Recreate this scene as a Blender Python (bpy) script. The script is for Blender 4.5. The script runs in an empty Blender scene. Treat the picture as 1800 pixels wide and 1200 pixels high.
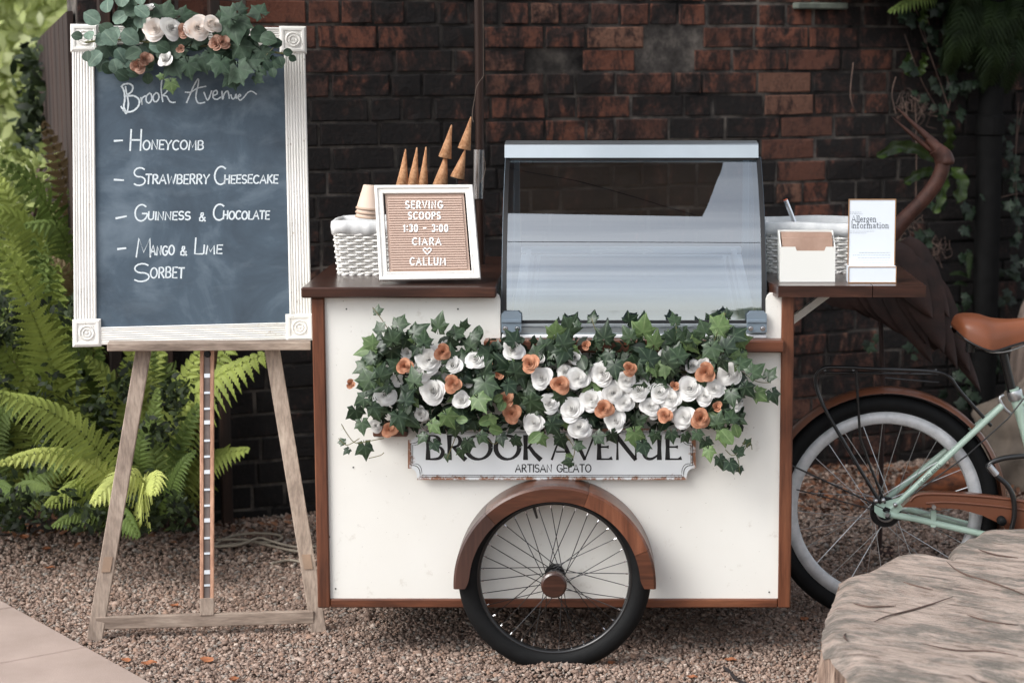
import bpy, math, random
import numpy as np
from mathutils import Vector, Matrix, Quaternion, noise as mnoise
random.seed(7); R = math.radians
sc = bpy.context.scene
col = sc.collection
# ---------------------------------------------------------------- camera
FP, CX, CY, PITCH, CAMY, CAMZ = 3600.0, 1065.0, 600.0, R(8.219), -5.38, 1.661
cd = bpy.data.cameras.new('camera'); cam = bpy.data.objects.new('camera', cd); col.objects.link(cam)
cam.location = (0, CAMY, CAMZ); cam.rotation_euler = (math.pi/2-PITCH, 0, 0)
cd.lens = 72; cd.sensor_width = 36; cd.shift_x = -(CX-900)/1800; cd.clip_end = 500; cd.clip_start = .05
cd.dof.use_dof = True; cd.dof.focus_distance = 5.45; cd.dof.aperture_fstop = 4.0
sc.camera = cam
# ---------------------------------------------------------------- light
w = bpy.data.worlds.new('World'); sc.world = w; w.use_nodes = True
nt = w.node_tree; nt.nodes.clear()
sky = nt.nodes.new('ShaderNodeTexSky'); sky.sky_type = 'NISHITA'; sky.sun_disc = False
SUN = Vector((-.85, -.60, 1.0)).normalized()
sky.sun_elevation = math.asin(SUN.z); sky.sun_rotation = math.atan2(SUN.x, SUN.y)
sky.dust_density = 3.0; sky.air_density = 1.0
hs = nt.nodes.new('ShaderNodeHueSaturation'); hs.inputs['Saturation'].default_value = .30
bg = nt.nodes.new('ShaderNodeBackground'); bg.inputs['Strength'].default_value = .15
wo = nt.nodes.new('ShaderNodeOutputWorld')
nt.links.new(sky.outputs[0], hs.inputs['Color']); tc = nt.nodes.new('ShaderNodeTexCoord'); mp = nt.nodes.new('ShaderNodeMapping'); mp.inputs['Scale'].default_value = (1.2, 1.2, 3.2)
nz = nt.nodes.new('ShaderNodeTexNoise'); nz.inputs['Scale'].default_value = 2.6; nz.inputs['Detail'].default_value = 6; nz.inputs['Roughness'].default_value = .55
cr = nt.nodes.new('ShaderNodeValToRGB'); cr.color_ramp.elements[0].position = .3; cr.color_ramp.elements[0].color = (.78, .80, .84, 1); cr.color_ramp.elements[1].position = .7; cr.color_ramp.elements[1].color = (1.25, 1.23, 1.2, 1)
ml = nt.nodes.new('ShaderNodeMix'); ml.data_type = 'RGBA'; ml.blend_type = 'MULTIPLY'; ml.inputs[0].default_value = 1.0
nt.links.new(tc.outputs['Generated'], mp.inputs[0]); nt.links.new(mp.outputs[0], nz.inputs['Vector']); nt.links.new(nz.outputs['Fac'], cr.inputs[0])
nt.links.new(hs.outputs[0], ml.inputs[6]); nt.links.new(cr.outputs[0], ml.inputs[7]); nt.links.new(ml.outputs[2], bg.inputs[0]); nt.links.new(bg.outputs[0], wo.inputs[0])
sl = bpy.data.lights.new('sun', 'SUN'); sl.energy = 1.3; sl.angle = R(30); sl.color = (1, .985, .96)
so = bpy.data.objects.new('sun', sl); col.objects.link(so); so.rotation_euler = (-SUN).to_track_quat('-Z', 'Y').to_euler()
sc.view_settings.view_transform = 'Standard'; sc.view_settings.look = 'None'; sc.view_settings.gamma = 1
sc.view_settings.exposure = .82
sc.cycles.max_bounces = 8; sc.cycles.transparent_max_bounces = 16
# ---------------------------------------------------------------- place helpers
def ray(px, py):
    x = (px-CX)/FP; u = -(py-CY)/FP
    return Vector((x, math.cos(PITCH)+math.sin(PITCH)*u, -math.sin(PITCH)+math.cos(PITCH)*u))
CAM = Vector((0, CAMY, CAMZ))
def at(px, py, Y):
    d = ray(px, py); return CAM+d*((Y-CAMY)/d.y)
def atz(px, py, z):
    d = ray(px, py); return CAM+d*((z-CAMZ)/d.z)
def onp(px, py, p0, n):
    d = ray(px, py); return CAM+d*((p0-CAM).dot(n)/d.dot(n))
def proj(p):
    v = p-CAM; f = v.y*math.cos(PITCH)-v.z*math.sin(PITCH); u = v.y*math.sin(PITCH)+v.z*math.cos(PITCH)
    return CX+FP*v.x/f, CY-FP*u/f
def pm_px(Y): return FP/((Y-CAMY)*math.cos(PITCH)+.09)      # pixels per metre at depth Y
def U(a, b): return random.uniform(a, b)
def smooth_path(pts, k=6, closed=False):
    pts = [Vector(p) for p in pts]; n = len(pts); out = []
    if n < 3: return pts
    rng = range(n if closed else n-1)
    for i in rng:
        if closed: p0, p1, p2, p3 = pts[i-1], pts[i], pts[(i+1) % n], pts[(i+2) % n]
        else: p0, p1, p2, p3 = pts[max(i-1, 0)], pts[i], pts[i+1], pts[min(i+2, n-1)]
        for j in range(k):
            t = j/k
            out.append(.5*((2*p1)+(p2-p0)*t+(2*p0-5*p1+4*p2-p3)*t*t+(3*p1-p0-3*p2+p3)*t**3))
    if not closed: out.append(pts[-1])
    return out
OFF = {}
def off(o): return OFF.get(o.name, Vector((0, 0, 0))) if o else Vector((0, 0, 0))
class MB:
    def __init__(s): s.v = []; s.f = []
    def add(s, vs, fs):
        b = len(s.v); s.v += [tuple(v) for v in vs]; s.f += [tuple(b+i for i in f) for f in fs]; return s
    def box(s, a, b, ch=0.0):
        x0, y0, z0 = a; x1, y1, z1 = b
        if x0 > x1: x0, x1 = x1, x0
        if y0 > y1: y0, y1 = y1, y0
        if z0 > z1: z0, z1 = z1, z0
        return s.obox(Vector(((x0+x1)/2, (y0+y1)/2, (z0+z1)/2)), (Vector((1, 0, 0)), Vector((0, 1, 0)), Vector((0, 0, 1))), ((x1-x0)/2, (y1-y0)/2, (z1-z0)/2), ch)
    def obox(s, c, ax, h, ch=0.0):
        c = Vector(c)
        if ch <= 0:
            vs = [c+ax[0]*h[0]*i+ax[1]*h[1]*j+ax[2]*h[2]*k for i in (-1, 1) for j in (-1, 1) for k in (-1, 1)]
            return s.add(vs, [(0, 1, 3, 2), (4, 6, 7, 5), (0, 4, 5, 1), (2, 3, 7, 6), (0, 2, 6, 4), (1, 5, 7, 3)])
        ch = min(ch, min(h)*.45); vs = []; idx = {}
        for i in (-1, 1):
            for j in (-1, 1):
                for k in (-1, 1):
                    for m in range(3):
                        e = [h[0]-ch, h[1]-ch, h[2]-ch]; e[m] = h[m]
                        idx[(i, j, k, m)] = len(vs); vs.append(c+ax[0]*e[0]*i+ax[1]*e[1]*j+ax[2]*e[2]*k)
        g = lambda *a: idx[a]; fs = []
        for q in (-1, 1):
            fs.append([g(q, -1, -1, 0), g(q, -1, 1, 0), g(q, 1, 1, 0), g(q, 1, -1, 0)][::-q])
            fs.append([g(-1, q, -1, 1), g(-1, q, 1, 1), g(1, q, 1, 1), g(1, q, -1, 1)][::q])
            fs.append([g(-1, -1, q, 2), g(-1, 1, q, 2), g(1, 1, q, 2), g(1, -1, q, 2)][::-q])
            for r in (-1, 1):
                fs.append([g(-1, q, r, 1), g(1, q, r, 1), g(1, q, r, 2), g(-1, q, r, 2)])
                fs.append([g(q, -1, r, 0), g(q, 1, r, 0), g(q, 1, r, 2), g(q, -1, r, 2)])
                fs.append([g(q, r, -1, 0), g(q, r, 1, 0), g(q, r, 1, 1), g(q, r, -1, 1)])
                for t in (-1, 1): fs.append([g(q, r, t, 0), g(q, r, t, 1), g(q, r, t, 2)])
        return s.add(vs, fs)
    def tube(s, path, r, n=8, closed=False, cap=True, flat=None):
        path = [Vector(p) for p in path]; m = len(path); vs = []; nrm = None
        rr = r if hasattr(r, '__len__') else [r]*m
        for i, p in enumerate(path):
            t = (path[(i+1) % m]-path[i-1]) if closed else (path[min(i+1, m-1)]-path[max(i-1, 0)])
            t = t.normalized() if t.length > 1e-9 else Vector((0, 0, 1))
            if nrm is None: nrm = t.orthogonal().normalized() if flat is None else (Vector(flat)-t*Vector(flat).dot(t)).normalized()
            nrm = (nrm-t*nrm.dot(t)); nrm = nrm.normalized() if nrm.length > 1e-6 else t.orthogonal().normalized()
            b = t.cross(nrm)
            for k in range(n):
                a = 2*math.pi*k/n; vs.append(p+(nrm*math.cos(a)+b*math.sin(a))*rr[i])
        fs = []
        for i in range(m if closed else m-1):
            for k in range(n):
                a = i*n+k; b2 = i*n+(k+1) % n; c2 = ((i+1) % m)*n+(k+1) % n; d = ((i+1) % m)*n+k
                fs.append((a, b2, c2, d))
        if cap and not closed:
            k = len(vs); vs += [v.copy() for v in vs[:n]]+[v.copy() for v in vs[(m-1)*n:m*n]]; fs += [tuple(range(k, k+n))[::-1], tuple(range(k+n, k+2*n))]
        return s.add(vs, fs)
    def lathe(s, prof, c=(0, 0, 0), axis=(0, 0, 1), n=24, closed=False):
        c = Vector(c); ax = Vector(axis).normalized(); u = ax.orthogonal().normalized(); v = ax.cross(u); vs = []
        for (r, h) in prof:
            for k in range(n):
                a = 2*math.pi*k/n; vs.append(c+ax*h+(u*math.cos(a)+v*math.sin(a))*r)
        fs = []; m = len(prof)
        for i in range(m if closed else m-1):
            for k in range(n): fs.append((i*n+k, i*n+(k+1) % n, ((i+1) % m)*n+(k+1) % n, ((i+1) % m)*n+k))
        return s.add(vs, fs)
    def prism(s, poly, ext):
        n = len(poly); a = [Vector(p) for p in poly]; e = Vector(ext); b = [p+e for p in a]
        return s.add(a+b, [tuple(range(n)), tuple(range(n, 2*n))[::-1]]+[(i, n+i, n+(i+1) % n, (i+1) % n) for i in range(n)])
    def ribbon(s, pts, wd, n, th=.0006):                       # flat raised stroke on a surface with normal n
        pts = [Vector(p) for p in pts]; m = len(pts); L = []; Rr = []
        ws = wd if hasattr(wd, '__len__') else [wd]*m
        for i, p in enumerate(pts):
            t = pts[min(i+1, m-1)]-pts[max(i-1, 0)]
            if t.length < 1e-9: t = Vector((1, 0, 0))
            b = n.cross(t.normalized())*ws[i]/2; L.append(p+b+n*th); Rr.append(p-b+n*th)
        return s.add(L+Rr, [(i, i+1, m+i+1, m+i) for i in range(m-1)])
    def grid(s, fn, nu, nv, wrapu=False):
        vs = [fn(i/nu, j/nv) for i in range(nu+(0 if wrapu else 1)) for j in range(nv+1)]
        c = nu if wrapu else nu+1; fs = []
        for i in range(nu):
            for j in range(nv):
                i2 = (i+1) % c if wrapu else i+1; fs.append((i*(nv+1)+j, i2*(nv+1)+j, i2*(nv+1)+j+1, i*(nv+1)+j+1))
        return s.add(vs, fs)
    def mesh(s, name, mat, smooth=False, o=Vector((0, 0, 0)), vein=None):
        me = bpy.data.meshes.new(name); me.from_pydata([(x-o.x, y-o.y, z-o.z) for x, y, z in s.v], [], s.f)
        if mat: me.materials.append(mat)
        if smooth: me.polygons.foreach_set('use_smooth', [True]*len(me.polygons))
        if vein is not None:
            at_ = me.attributes.new('vein', 'FLOAT', 'POINT'); at_.data.foreach_set('value', vein)
        me.update(); return me
    def build(s, name, mat, parent=None, smooth=False, **tags):
        o = off(parent) if parent else Vector((0, 0, 0))
        if parent is None and s.v:                             # a thing that is one mesh: origin at its base
            xs, ys, zs = zip(*s.v); o = Vector(((min(xs)+max(xs))/2, (min(ys)+max(ys))/2, min(zs)))
        ob = bpy.data.objects.new(name, s.mesh(name, mat, smooth, o)); col.objects.link(ob)
        if parent: ob.parent = parent; OFF[ob.name] = o
        else: ob.location = o; OFF[ob.name] = o
        for k, v in tags.items(): ob[k] = v
        return ob
def thing(name, loc, label, cat, group=None):
    o = bpy.data.objects.new(name, None); col.objects.link(o); o.location = loc; o.empty_display_size = .1
    o['label'] = label; o['category'] = cat; OFF[o.name] = Vector(loc)
    if group: o['group'] = group
    return o
def inst(name, me, parent, M, color=None, **tags):              # shares mesh data; M in world unless parent offset
    ob = bpy.data.objects.new(name, me); col.objects.link(ob)
    if parent:
        ob.parent = parent; o = off(parent); M = Matrix.Translation(-o) @ M
    ob.matrix_local = M
    if color: ob.color = color
    for k, v in tags.items(): ob[k] = v
    return ob
def orient(p, normal, up, s=1.0, roll=0.0):
    n = Vector(normal).normalized(); u = Vector(up); u = (u-n*u.dot(n)).normalized(); r = u.cross(n)
    M = Matrix(((r.x, u.x, n.x, 0), (r.y, u.y, n.y, 0), (r.z, u.z, n.z, 0), (0, 0, 0, 1)))
    return Matrix.Translation(p) @ M @ Matrix.Rotation(roll, 4, 'Z') @ Matrix.Diagonal((s, s, s, 1))
# ---------------------------------------------------------------- materials
def c4(c): return (c[0], c[1], c[2], 1)
def srgb(r, g, b):
    f = lambda v: (v/255/12.92) if v/255 <= .04045 else ((v/255+.055)/1.055)**2.4
    return (f(r), f(g), f(b))
class NT:
    def __init__(s, name):
        s.m = bpy.data.materials.new(name); s.m.use_nodes = True; s.t = s.m.node_tree; s.t.nodes.clear()
        s.out = s.n('ShaderNodeOutputMaterial')
    def n(s, ty, **k):
        x = s.t.nodes.new(ty)
        for a, b in k.items(): setattr(x, a, b)
        return x
    def l(s, a, b): s.t.links.new(a, b)
    def coord(s, kind='Object', scale=(1, 1, 1), rot=(0, 0, 0)):
        mp = s.n('ShaderNodeMapping'); mp.inputs['Scale'].default_value = scale; mp.inputs['Rotation'].default_value = rot
        if kind == 'World': s.l(s.n('ShaderNodeNewGeometry').outputs['Position'], mp.inputs[0])
        else: s.l(s.n('ShaderNodeTexCoord').outputs[kind], mp.inputs[0])
        return mp.outputs[0]
    def noise(s, vec, scale, detail=4, rough=.55, dist=0):
        x = s.n('ShaderNodeTexNoise'); x.inputs['Scale'].default_value = scale; x.inputs['Detail'].default_value = detail
        x.inputs['Roughness'].default_value = rough; x.inputs['Distortion'].default_value = dist; s.l(vec, x.inputs['Vector']); return x.outputs['Fac']
    def ramp(s, fac, stops):
        x = s.n('ShaderNodeValToRGB'); e = x.color_ramp.elements
        while len(e) < len(stops): e.new(.5)
        for q, (p, c) in zip(e, stops): q.position = p; q.color = c4(c) if hasattr(c, '__len__') else (c, c, c, 1)
        s.l(fac, x.inputs[0]); return x.outputs[0]
    def mix(s, a, b, f, mode='MIX'):
        x = s.n('ShaderNodeMix', data_type='RGBA', blend_type=mode)
        for sock, v in ((x.inputs[6], a), (x.inputs[7], b), (x.inputs[0], f)):
            if hasattr(v, 'links') or isinstance(v, bpy.types.NodeSocket): s.l(v, sock)
            elif sock == x.inputs[0] or isinstance(v, (int, float)): sock.default_value = v
            else: sock.default_value = c4(v)
        return x.outputs[2]
    def math(s, op, a, b=0.0, clamp=False):
        x = s.n('ShaderNodeMath', operation=op, use_clamp=clamp)
        for i, v in enumerate((a, b)):
            if isinstance(v, bpy.types.NodeSocket): s.l(v, x.inputs[i])
            else: x.inputs[i].default_value = v
        return x.outputs[0]
    def pbr(s, colr, rough=.6, metal=0, spec=.5, bump=None, bs=.3, bd=.002, coat=0, sheen=0, transl=0):
        p = s.n('ShaderNodeBsdfPrincipled')
        for k, v in (('Base Color', colr), ('Roughness', rough), ('Metallic', metal)):
            if isinstance(v, bpy.types.NodeSocket): s.l(v, p.inputs[k])
            else: p.inputs[k].default_value = c4(v) if hasattr(v, '__len__') else v
        p.inputs['Specular IOR Level'].default_value = spec; p.inputs['Coat Weight'].default_value = coat; p.inputs['Coat Roughness'].default_value = .15
        if bump is not None:
            b = s.n('ShaderNodeBump'); b.inputs['Strength'].default_value = bs; b.inputs['Distance'].default_value = bd
            s.l(bump, b.inputs['Height']); s.l(b.outputs[0], p.inputs['Normal'])
        if transl:
            tr = s.n('ShaderNodeBsdfTranslucent'); mx = s.n('ShaderNodeMixShader'); mx.inputs[0].default_value = transl
            if isinstance(colr, bpy.types.NodeSocket): s.l(colr, tr.inputs[0])
            else: tr.inputs[0].default_value = c4(colr)
            s.l(p.outputs[0], mx.inputs[1]); s.l(tr.outputs[0], mx.inputs[2]); s.l(mx.outputs[0], s.out.inputs[0])
        else: s.l(p.outputs[0], s.out.inputs[0])
        return s.m
def simple(name, c1, c2=None, rough=.6, metal=0, scale=8, stretch=(1, 1, 1), lo=.35, hi=.65, bump=0, coat=0, spec=.5, transl=0, kind='Object', bscale=None, rot=(0, 0, 0)):
    t = NT(name); v = t.coord(kind, stretch, rot)
    n1 = t.noise(v, scale, 6, .6)
    colr = t.ramp(n1, [(lo, c1), (hi, c2)]) if c2 else c1
    return t.pbr(colr, rough, metal, spec, bump=t.noise(v, bscale or scale*4, 4) if bump else None, bs=bump, coat=coat, transl=transl)
def wood(name, c1, c2, c3, axis='X', rough=.4, coat=.0, scale=30, knots=True, kind='Object', bump=.15):
    t = NT(name); st = {'X': (.08, 1, 1), 'Y': (1, .08, 1), 'Z': (1, 1, .08)}[axis]
    v = t.coord(kind, st); big = t.noise(t.coord(kind, (.4, .4, .4)), 6, 3)
    g = t.noise(v, scale, 8, .65, .6); g2 = t.noise(v, scale*5, 3, .6)
    a = t.ramp(g, [(.3, c1), (.52, c2), (.72, c3)])
    a = t.mix(a, t.ramp(g2, [(.35, tuple(x*.55 for x in c1)), (.6, (1, 1, 1))]), .35, 'MULTIPLY')
    a = t.mix(a, t.ramp(big, [(.35, (.55, .52, .5)), (.6, (1.0, 1.0, 1.0))]), .6, 'MULTIPLY')
    return t.pbr(a, rough, 0, .5, bump=g2, bs=bump, bd=.001, coat=coat)
WALNUT = (srgb(42, 25, 19), srgb(68, 41, 31), srgb(96, 62, 48))
TRIM = (srgb(78, 43, 27), srgb(110, 64, 42), srgb(134, 86, 60))
EASEL = (srgb(128, 112, 100), srgb(166, 149, 135), srgb(186, 170, 155))
m_walnut = wood('walnut', *WALNUT, 'X', .3, .35, 22)
m_walnutz = wood('walnut_fender', srgb(62, 36, 25), srgb(98, 58, 40), srgb(128, 82, 58), 'X', .35, .25, 18)
m_trimx = wood('trim_wood_x', *TRIM, 'X', .4, .15, 26)
m_trimz = wood('trim_wood_z', *TRIM, 'Z', .4, .15, 26)
m_easelx = wood('weathered_wood_x', *EASEL, 'X', .75, 0, 34)
m_easelz = wood('weathered_wood_z', *EASEL, 'Z', .75, 0, 34)
m_easeld = wood('easel_channel_wood', srgb(164, 120, 96), srgb(196, 152, 126), srgb(212, 170, 144), 'Z', .7, 0, 34)
m_darkpost = wood('brown_timber', srgb(30, 20, 15), srgb(54, 35, 26), srgb(76, 50, 37), 'Z', .8, 0, 14)
def cream():
    t = NT('cream_paint'); v = t.coord('Object'); n = t.noise(v, 3, 5); sm = t.noise(t.coord('Object', (1, 1, 1)), 22, 6, .7)
    a = t.ramp(n, [(.3, srgb(223, 221, 214)), (.7, srgb(229, 228, 222))])
    a = t.mix(a, srgb(170, 160, 144), t.ramp(sm, [(.62, 0.0), (.8, .6)])); a = t.mix(a, srgb(120, 108, 96), t.ramp(t.noise(t.coord('Object'), 150, 2, .5), [(.74, 0.0), (.78, .7)]))
    return t.pbr(a, .42, 0, .4, bump=t.noise(v, 160, 2), bs=.05)
m_cream = cream()
def distress():
    t = NT('distressed_white'); v = t.coord('Object'); n = t.noise(v, 60, 8, .75); big = t.noise(v, 7, 3)
    a = t.mix(srgb(232, 230, 225), srgb(150, 134, 116), t.ramp(t.math('ADD', n, t.math('MULTIPLY', big, .25)), [(.74, 0.0), (.8, .8)]))
    a = t.mix(a, srgb(196, 196, 188), t.ramp(big, [(.4, 0.0), (.7, .35)]))
    return t.pbr(a, .6, 0, .4, bump=n, bs=.25)
m_white_d = distress()
def chalkboard():
    t = NT('chalkboard'); v = t.coord('Object'); s1 = t.noise(t.coord('Object', (1, 1, 1)), 4.5, 7, .62, .5); s2 = t.noise(t.coord('Object', (1, 1, 2.2)), 6, 6, .6, .5)
    a = t.ramp(s1, [(.3, srgb(54, 65, 76)), (.5, srgb(72, 87, 100)), (.72, srgb(116, 130, 142))])
    a = t.mix(a, srgb(132, 145, 155), t.ramp(s2, [(.52, 0.0), (.85, .35)]))
    return t.pbr(a, .55, 0, .35, bump=t.noise(v, 300, 2), bs=.08)
m_board = chalkboard()
def chalk():
    t = NT('chalk'); v = t.coord('Object'); n = t.noise(v, 900, 2)
    return t.pbr(t.ramp(n, [(.3, srgb(170, 184, 192)), (.5, srgb(224, 232, 236))]), .9, 0, .1)
m_chalk = chalk()
m_lwhite = simple('letter_white', srgb(240, 240, 238), None, .4)
m_black = simple('black_print', srgb(14, 14, 15), None, .6)
m_blackp = simple('black_paint', (.006, .006, .007), (.012, .012, .012), .3, 0, 20, coat=.3)
m_rubber = simple('rubber', srgb(9, 10, 11), srgb(15, 16, 17), .7, 0, 40, bump=.3, spec=.25)
m_chrome = simple('chrome', (.75, .76, .78), None, .18, 1)
m_alu = simple('aluminium', srgb(176, 184, 188), srgb(190, 198, 202), .38, .85, 3, (1, 1, 1))
m_alu_l = simple('grey_plastic', srgb(120, 134, 146), None, .45, .2)
m_seal = simple('black_seal', (.008, .008, .009), None, .5)
m_inner = simple('white_liner', srgb(226, 230, 233), srgb(234, 237, 239), .35, 0, 3)
def glass(name, ior, tint):
    t = NT(name); tr = t.n('ShaderNodeBsdfTransparent'); tr.inputs[0].default_value = c4(tint)
    gl = t.n('ShaderNodeBsdfGlossy'); gl.inputs['Roughness'].default_value = .012; gl.inputs[0].default_value = (.90, .96, 1, 1)
    fr = t.n('ShaderNodeFresnel'); fr.inputs[0].default_value = ior; mx = t.n('ShaderNodeMixShader')
    t.l(fr.outputs[0], mx.inputs[0]); t.l(tr.outputs[0], mx.inputs[1]); t.l(gl.outputs[0], mx.inputs[2]); t.l(mx.outputs[0], t.out.inputs[0]); return t.m
m_glass = glass('coated_curved_glass', 4.2, (.82, .88, .92)); m_glass_s = glass('side_glass', 1.5, (.85, .9, .92))
m_glass_l = glass('lid_glass', 1.6, (.9, .94, .96))
def brick_finish():
    t = NT('sooty_brick'); oi = t.n('ShaderNodeObjectInfo'); sep = t.n('ShaderNodeSeparateColor'); t.l(oi.outputs['Color'], sep.inputs[0])
    st = t.noise(t.coord('World', (1, 1, .45)), 10, 9, .72, .8); fl = t.noise(t.coord('World', (1, 1, .6)), 30, 6, .7, .4); fi = t.noise(t.coord('World'), 85, 5, .7)
    v = t.math('ADD', t.math('MULTIPLY', t.math('SUBTRACT', st, .5), 3.4), t.math('MULTIPLY', t.math('SUBTRACT', fl, .5), 2.0)); v = t.math('ADD', v, t.math('MULTIPLY', t.math('SUBTRACT', fi, .5), .7))
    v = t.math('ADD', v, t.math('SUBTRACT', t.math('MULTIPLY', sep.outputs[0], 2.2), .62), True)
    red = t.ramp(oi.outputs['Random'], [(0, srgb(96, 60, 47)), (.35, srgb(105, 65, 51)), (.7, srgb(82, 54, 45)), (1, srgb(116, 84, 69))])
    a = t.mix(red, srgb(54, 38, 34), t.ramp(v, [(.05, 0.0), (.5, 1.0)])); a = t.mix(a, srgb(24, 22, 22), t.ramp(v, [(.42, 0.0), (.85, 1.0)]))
    a = t.mix(a, srgb(52, 40, 36), t.ramp(fi, [(.5, 0.0), (.7, .45)]))
    lim = t.noise(t.coord('World', (1, 1, .5)), 38, 8, .8); a = t.mix(a, srgb(108, 98, 88), t.ramp(lim, [(.62, 0.0), (.76, .5)]))
    return t.pbr(a, .85, 0, .3, bump=t.noise(t.coord('World'), 60, 6, .7), bs=.9, bd=.006)
m_brick = brick_finish()
def mortar():
    t = NT('mortar'); a = t.ramp(t.noise(t.coord('World', (1, 1, 1)), 5, 7, .7), [(.34, srgb(24, 23, 23)), (.48, srgb(74, 70, 67)), (.64, srgb(130, 122, 114))])
    a = t.mix(a, srgb(18, 17, 17), t.ramp(t.noise(t.coord('World'), 1.6, 3), [(.42, 0.0), (.62, .7)]))
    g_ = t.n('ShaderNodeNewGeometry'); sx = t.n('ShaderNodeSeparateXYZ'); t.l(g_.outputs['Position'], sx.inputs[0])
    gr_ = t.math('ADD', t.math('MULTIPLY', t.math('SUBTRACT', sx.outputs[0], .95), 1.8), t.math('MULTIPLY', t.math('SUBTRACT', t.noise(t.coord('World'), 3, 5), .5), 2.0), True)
    a = t.mix(a, srgb(16, 16, 15), gr_)  # darker toward the right end: shade put into the mortar colour
    return t.pbr(a, .95, 0, .2, bump=t.noise(t.coord('World'), 90, 5, .7), bs=.8, bd=.004)
m_mortar = mortar()
def leafmat(name, c1, c2, veinc, rough=.45, transl=.15, vs=.6, spec=.4, kind='rand'):
    t = NT(name); oi = t.n('ShaderNodeObjectInfo'); n = t.noise(t.coord('Object'), 3.0, 3)
    a = t.mix(c1, c2, oi.outputs['Random']); a = t.mix(a, tuple(x*.6 for x in c1), t.ramp(n, [(.4, 0.0), (.65, .7)]))
    at_ = t.n('ShaderNodeAttribute'); at_.attribute_name = 'vein'
    a = t.mix(a, veinc, t.math('MULTIPLY', t.math('POWER', at_.outputs['Fac'], 9.0), vs))
    return t.pbr(a, rough, 0, spec, transl=transl)
m_ivy = leafmat('ivy', srgb(32, 50, 36), srgb(66, 86, 58), srgb(120, 140, 112), .36)
m_ivyl = leafmat('ivy_light', srgb(86, 110, 66), srgb(104, 128, 78), srgb(150, 168, 120), .5)
m_ivyd = leafmat('ivy_wild', srgb(18, 30, 20), srgb(46, 64, 44), srgb(66, 84, 60), .5)
m_euc = leafmat('eucalyptus', srgb(88, 112, 98), srgb(122, 144, 128), srgb(150, 168, 150), .65)
m_eucd = leafmat('eucalyptus_dark', srgb(46, 66, 52), srgb(66, 88, 68), srgb(92, 112, 92), .65)
m_hart = leafmat('hart_tongue', srgb(44, 60, 26), srgb(66, 84, 36), srgb(84, 100, 50), .4)
m_fernw = None
def rosemat(name, c1, c2, tr=.25):
    t = NT(name); n = t.noise(t.coord('Object'), 2.2, 5); return t.pbr(t.ramp(n, [(.35, c1), (.65, c2)]), .7, 0, .25, transl=tr)
m_rw = rosemat('white_petal', srgb(232, 231, 228), srgb(243, 242, 239), .10); m_rc = rosemat('copper_petal', srgb(186, 128, 98), srgb(212, 162, 132), .1)
m_rp = rosemat('blush_petal', srgb(244, 232, 222), srgb(248, 244, 240), .12); m_rd = rosemat('dusky_petal', srgb(150, 104, 84), srgb(206, 172, 154), .1)
def frondmat(name, c1, c2):
    t = NT(name); oi = t.n('ShaderNodeObjectInfo'); a = t.mix(c1, c2, oi.outputs['Random'])
    a = t.mix(a, tuple(x*.55 for x in c1), t.ramp(t.noise(t.coord('World'), 9, 3), [(.42, 0.0), (.62, .6)])); return t.pbr(a, .6, 0, .25, transl=.3)
m_fern = frondmat('fern_green', srgb(132, 148, 70), srgb(164, 176, 92)); m_fernb = frondmat('fern_bright', srgb(186, 196, 106), srgb(204, 212, 128))
m_fernd = frondmat('fern_dark', srgb(92, 112, 54), srgb(120, 138, 74)); m_fernw = frondmat('fern_shade', srgb(30, 44, 22), srgb(48, 64, 32)); m_fernp = frondmat('fern_purple', srgb(110, 92, 66), srgb(122, 108, 74))
m_stem = simple('stem', srgb(88, 96, 56), srgb(110, 100, 66), .6); m_twig = simple('twig', srgb(60, 46, 40), srgb(104, 84, 74), .8)
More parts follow.
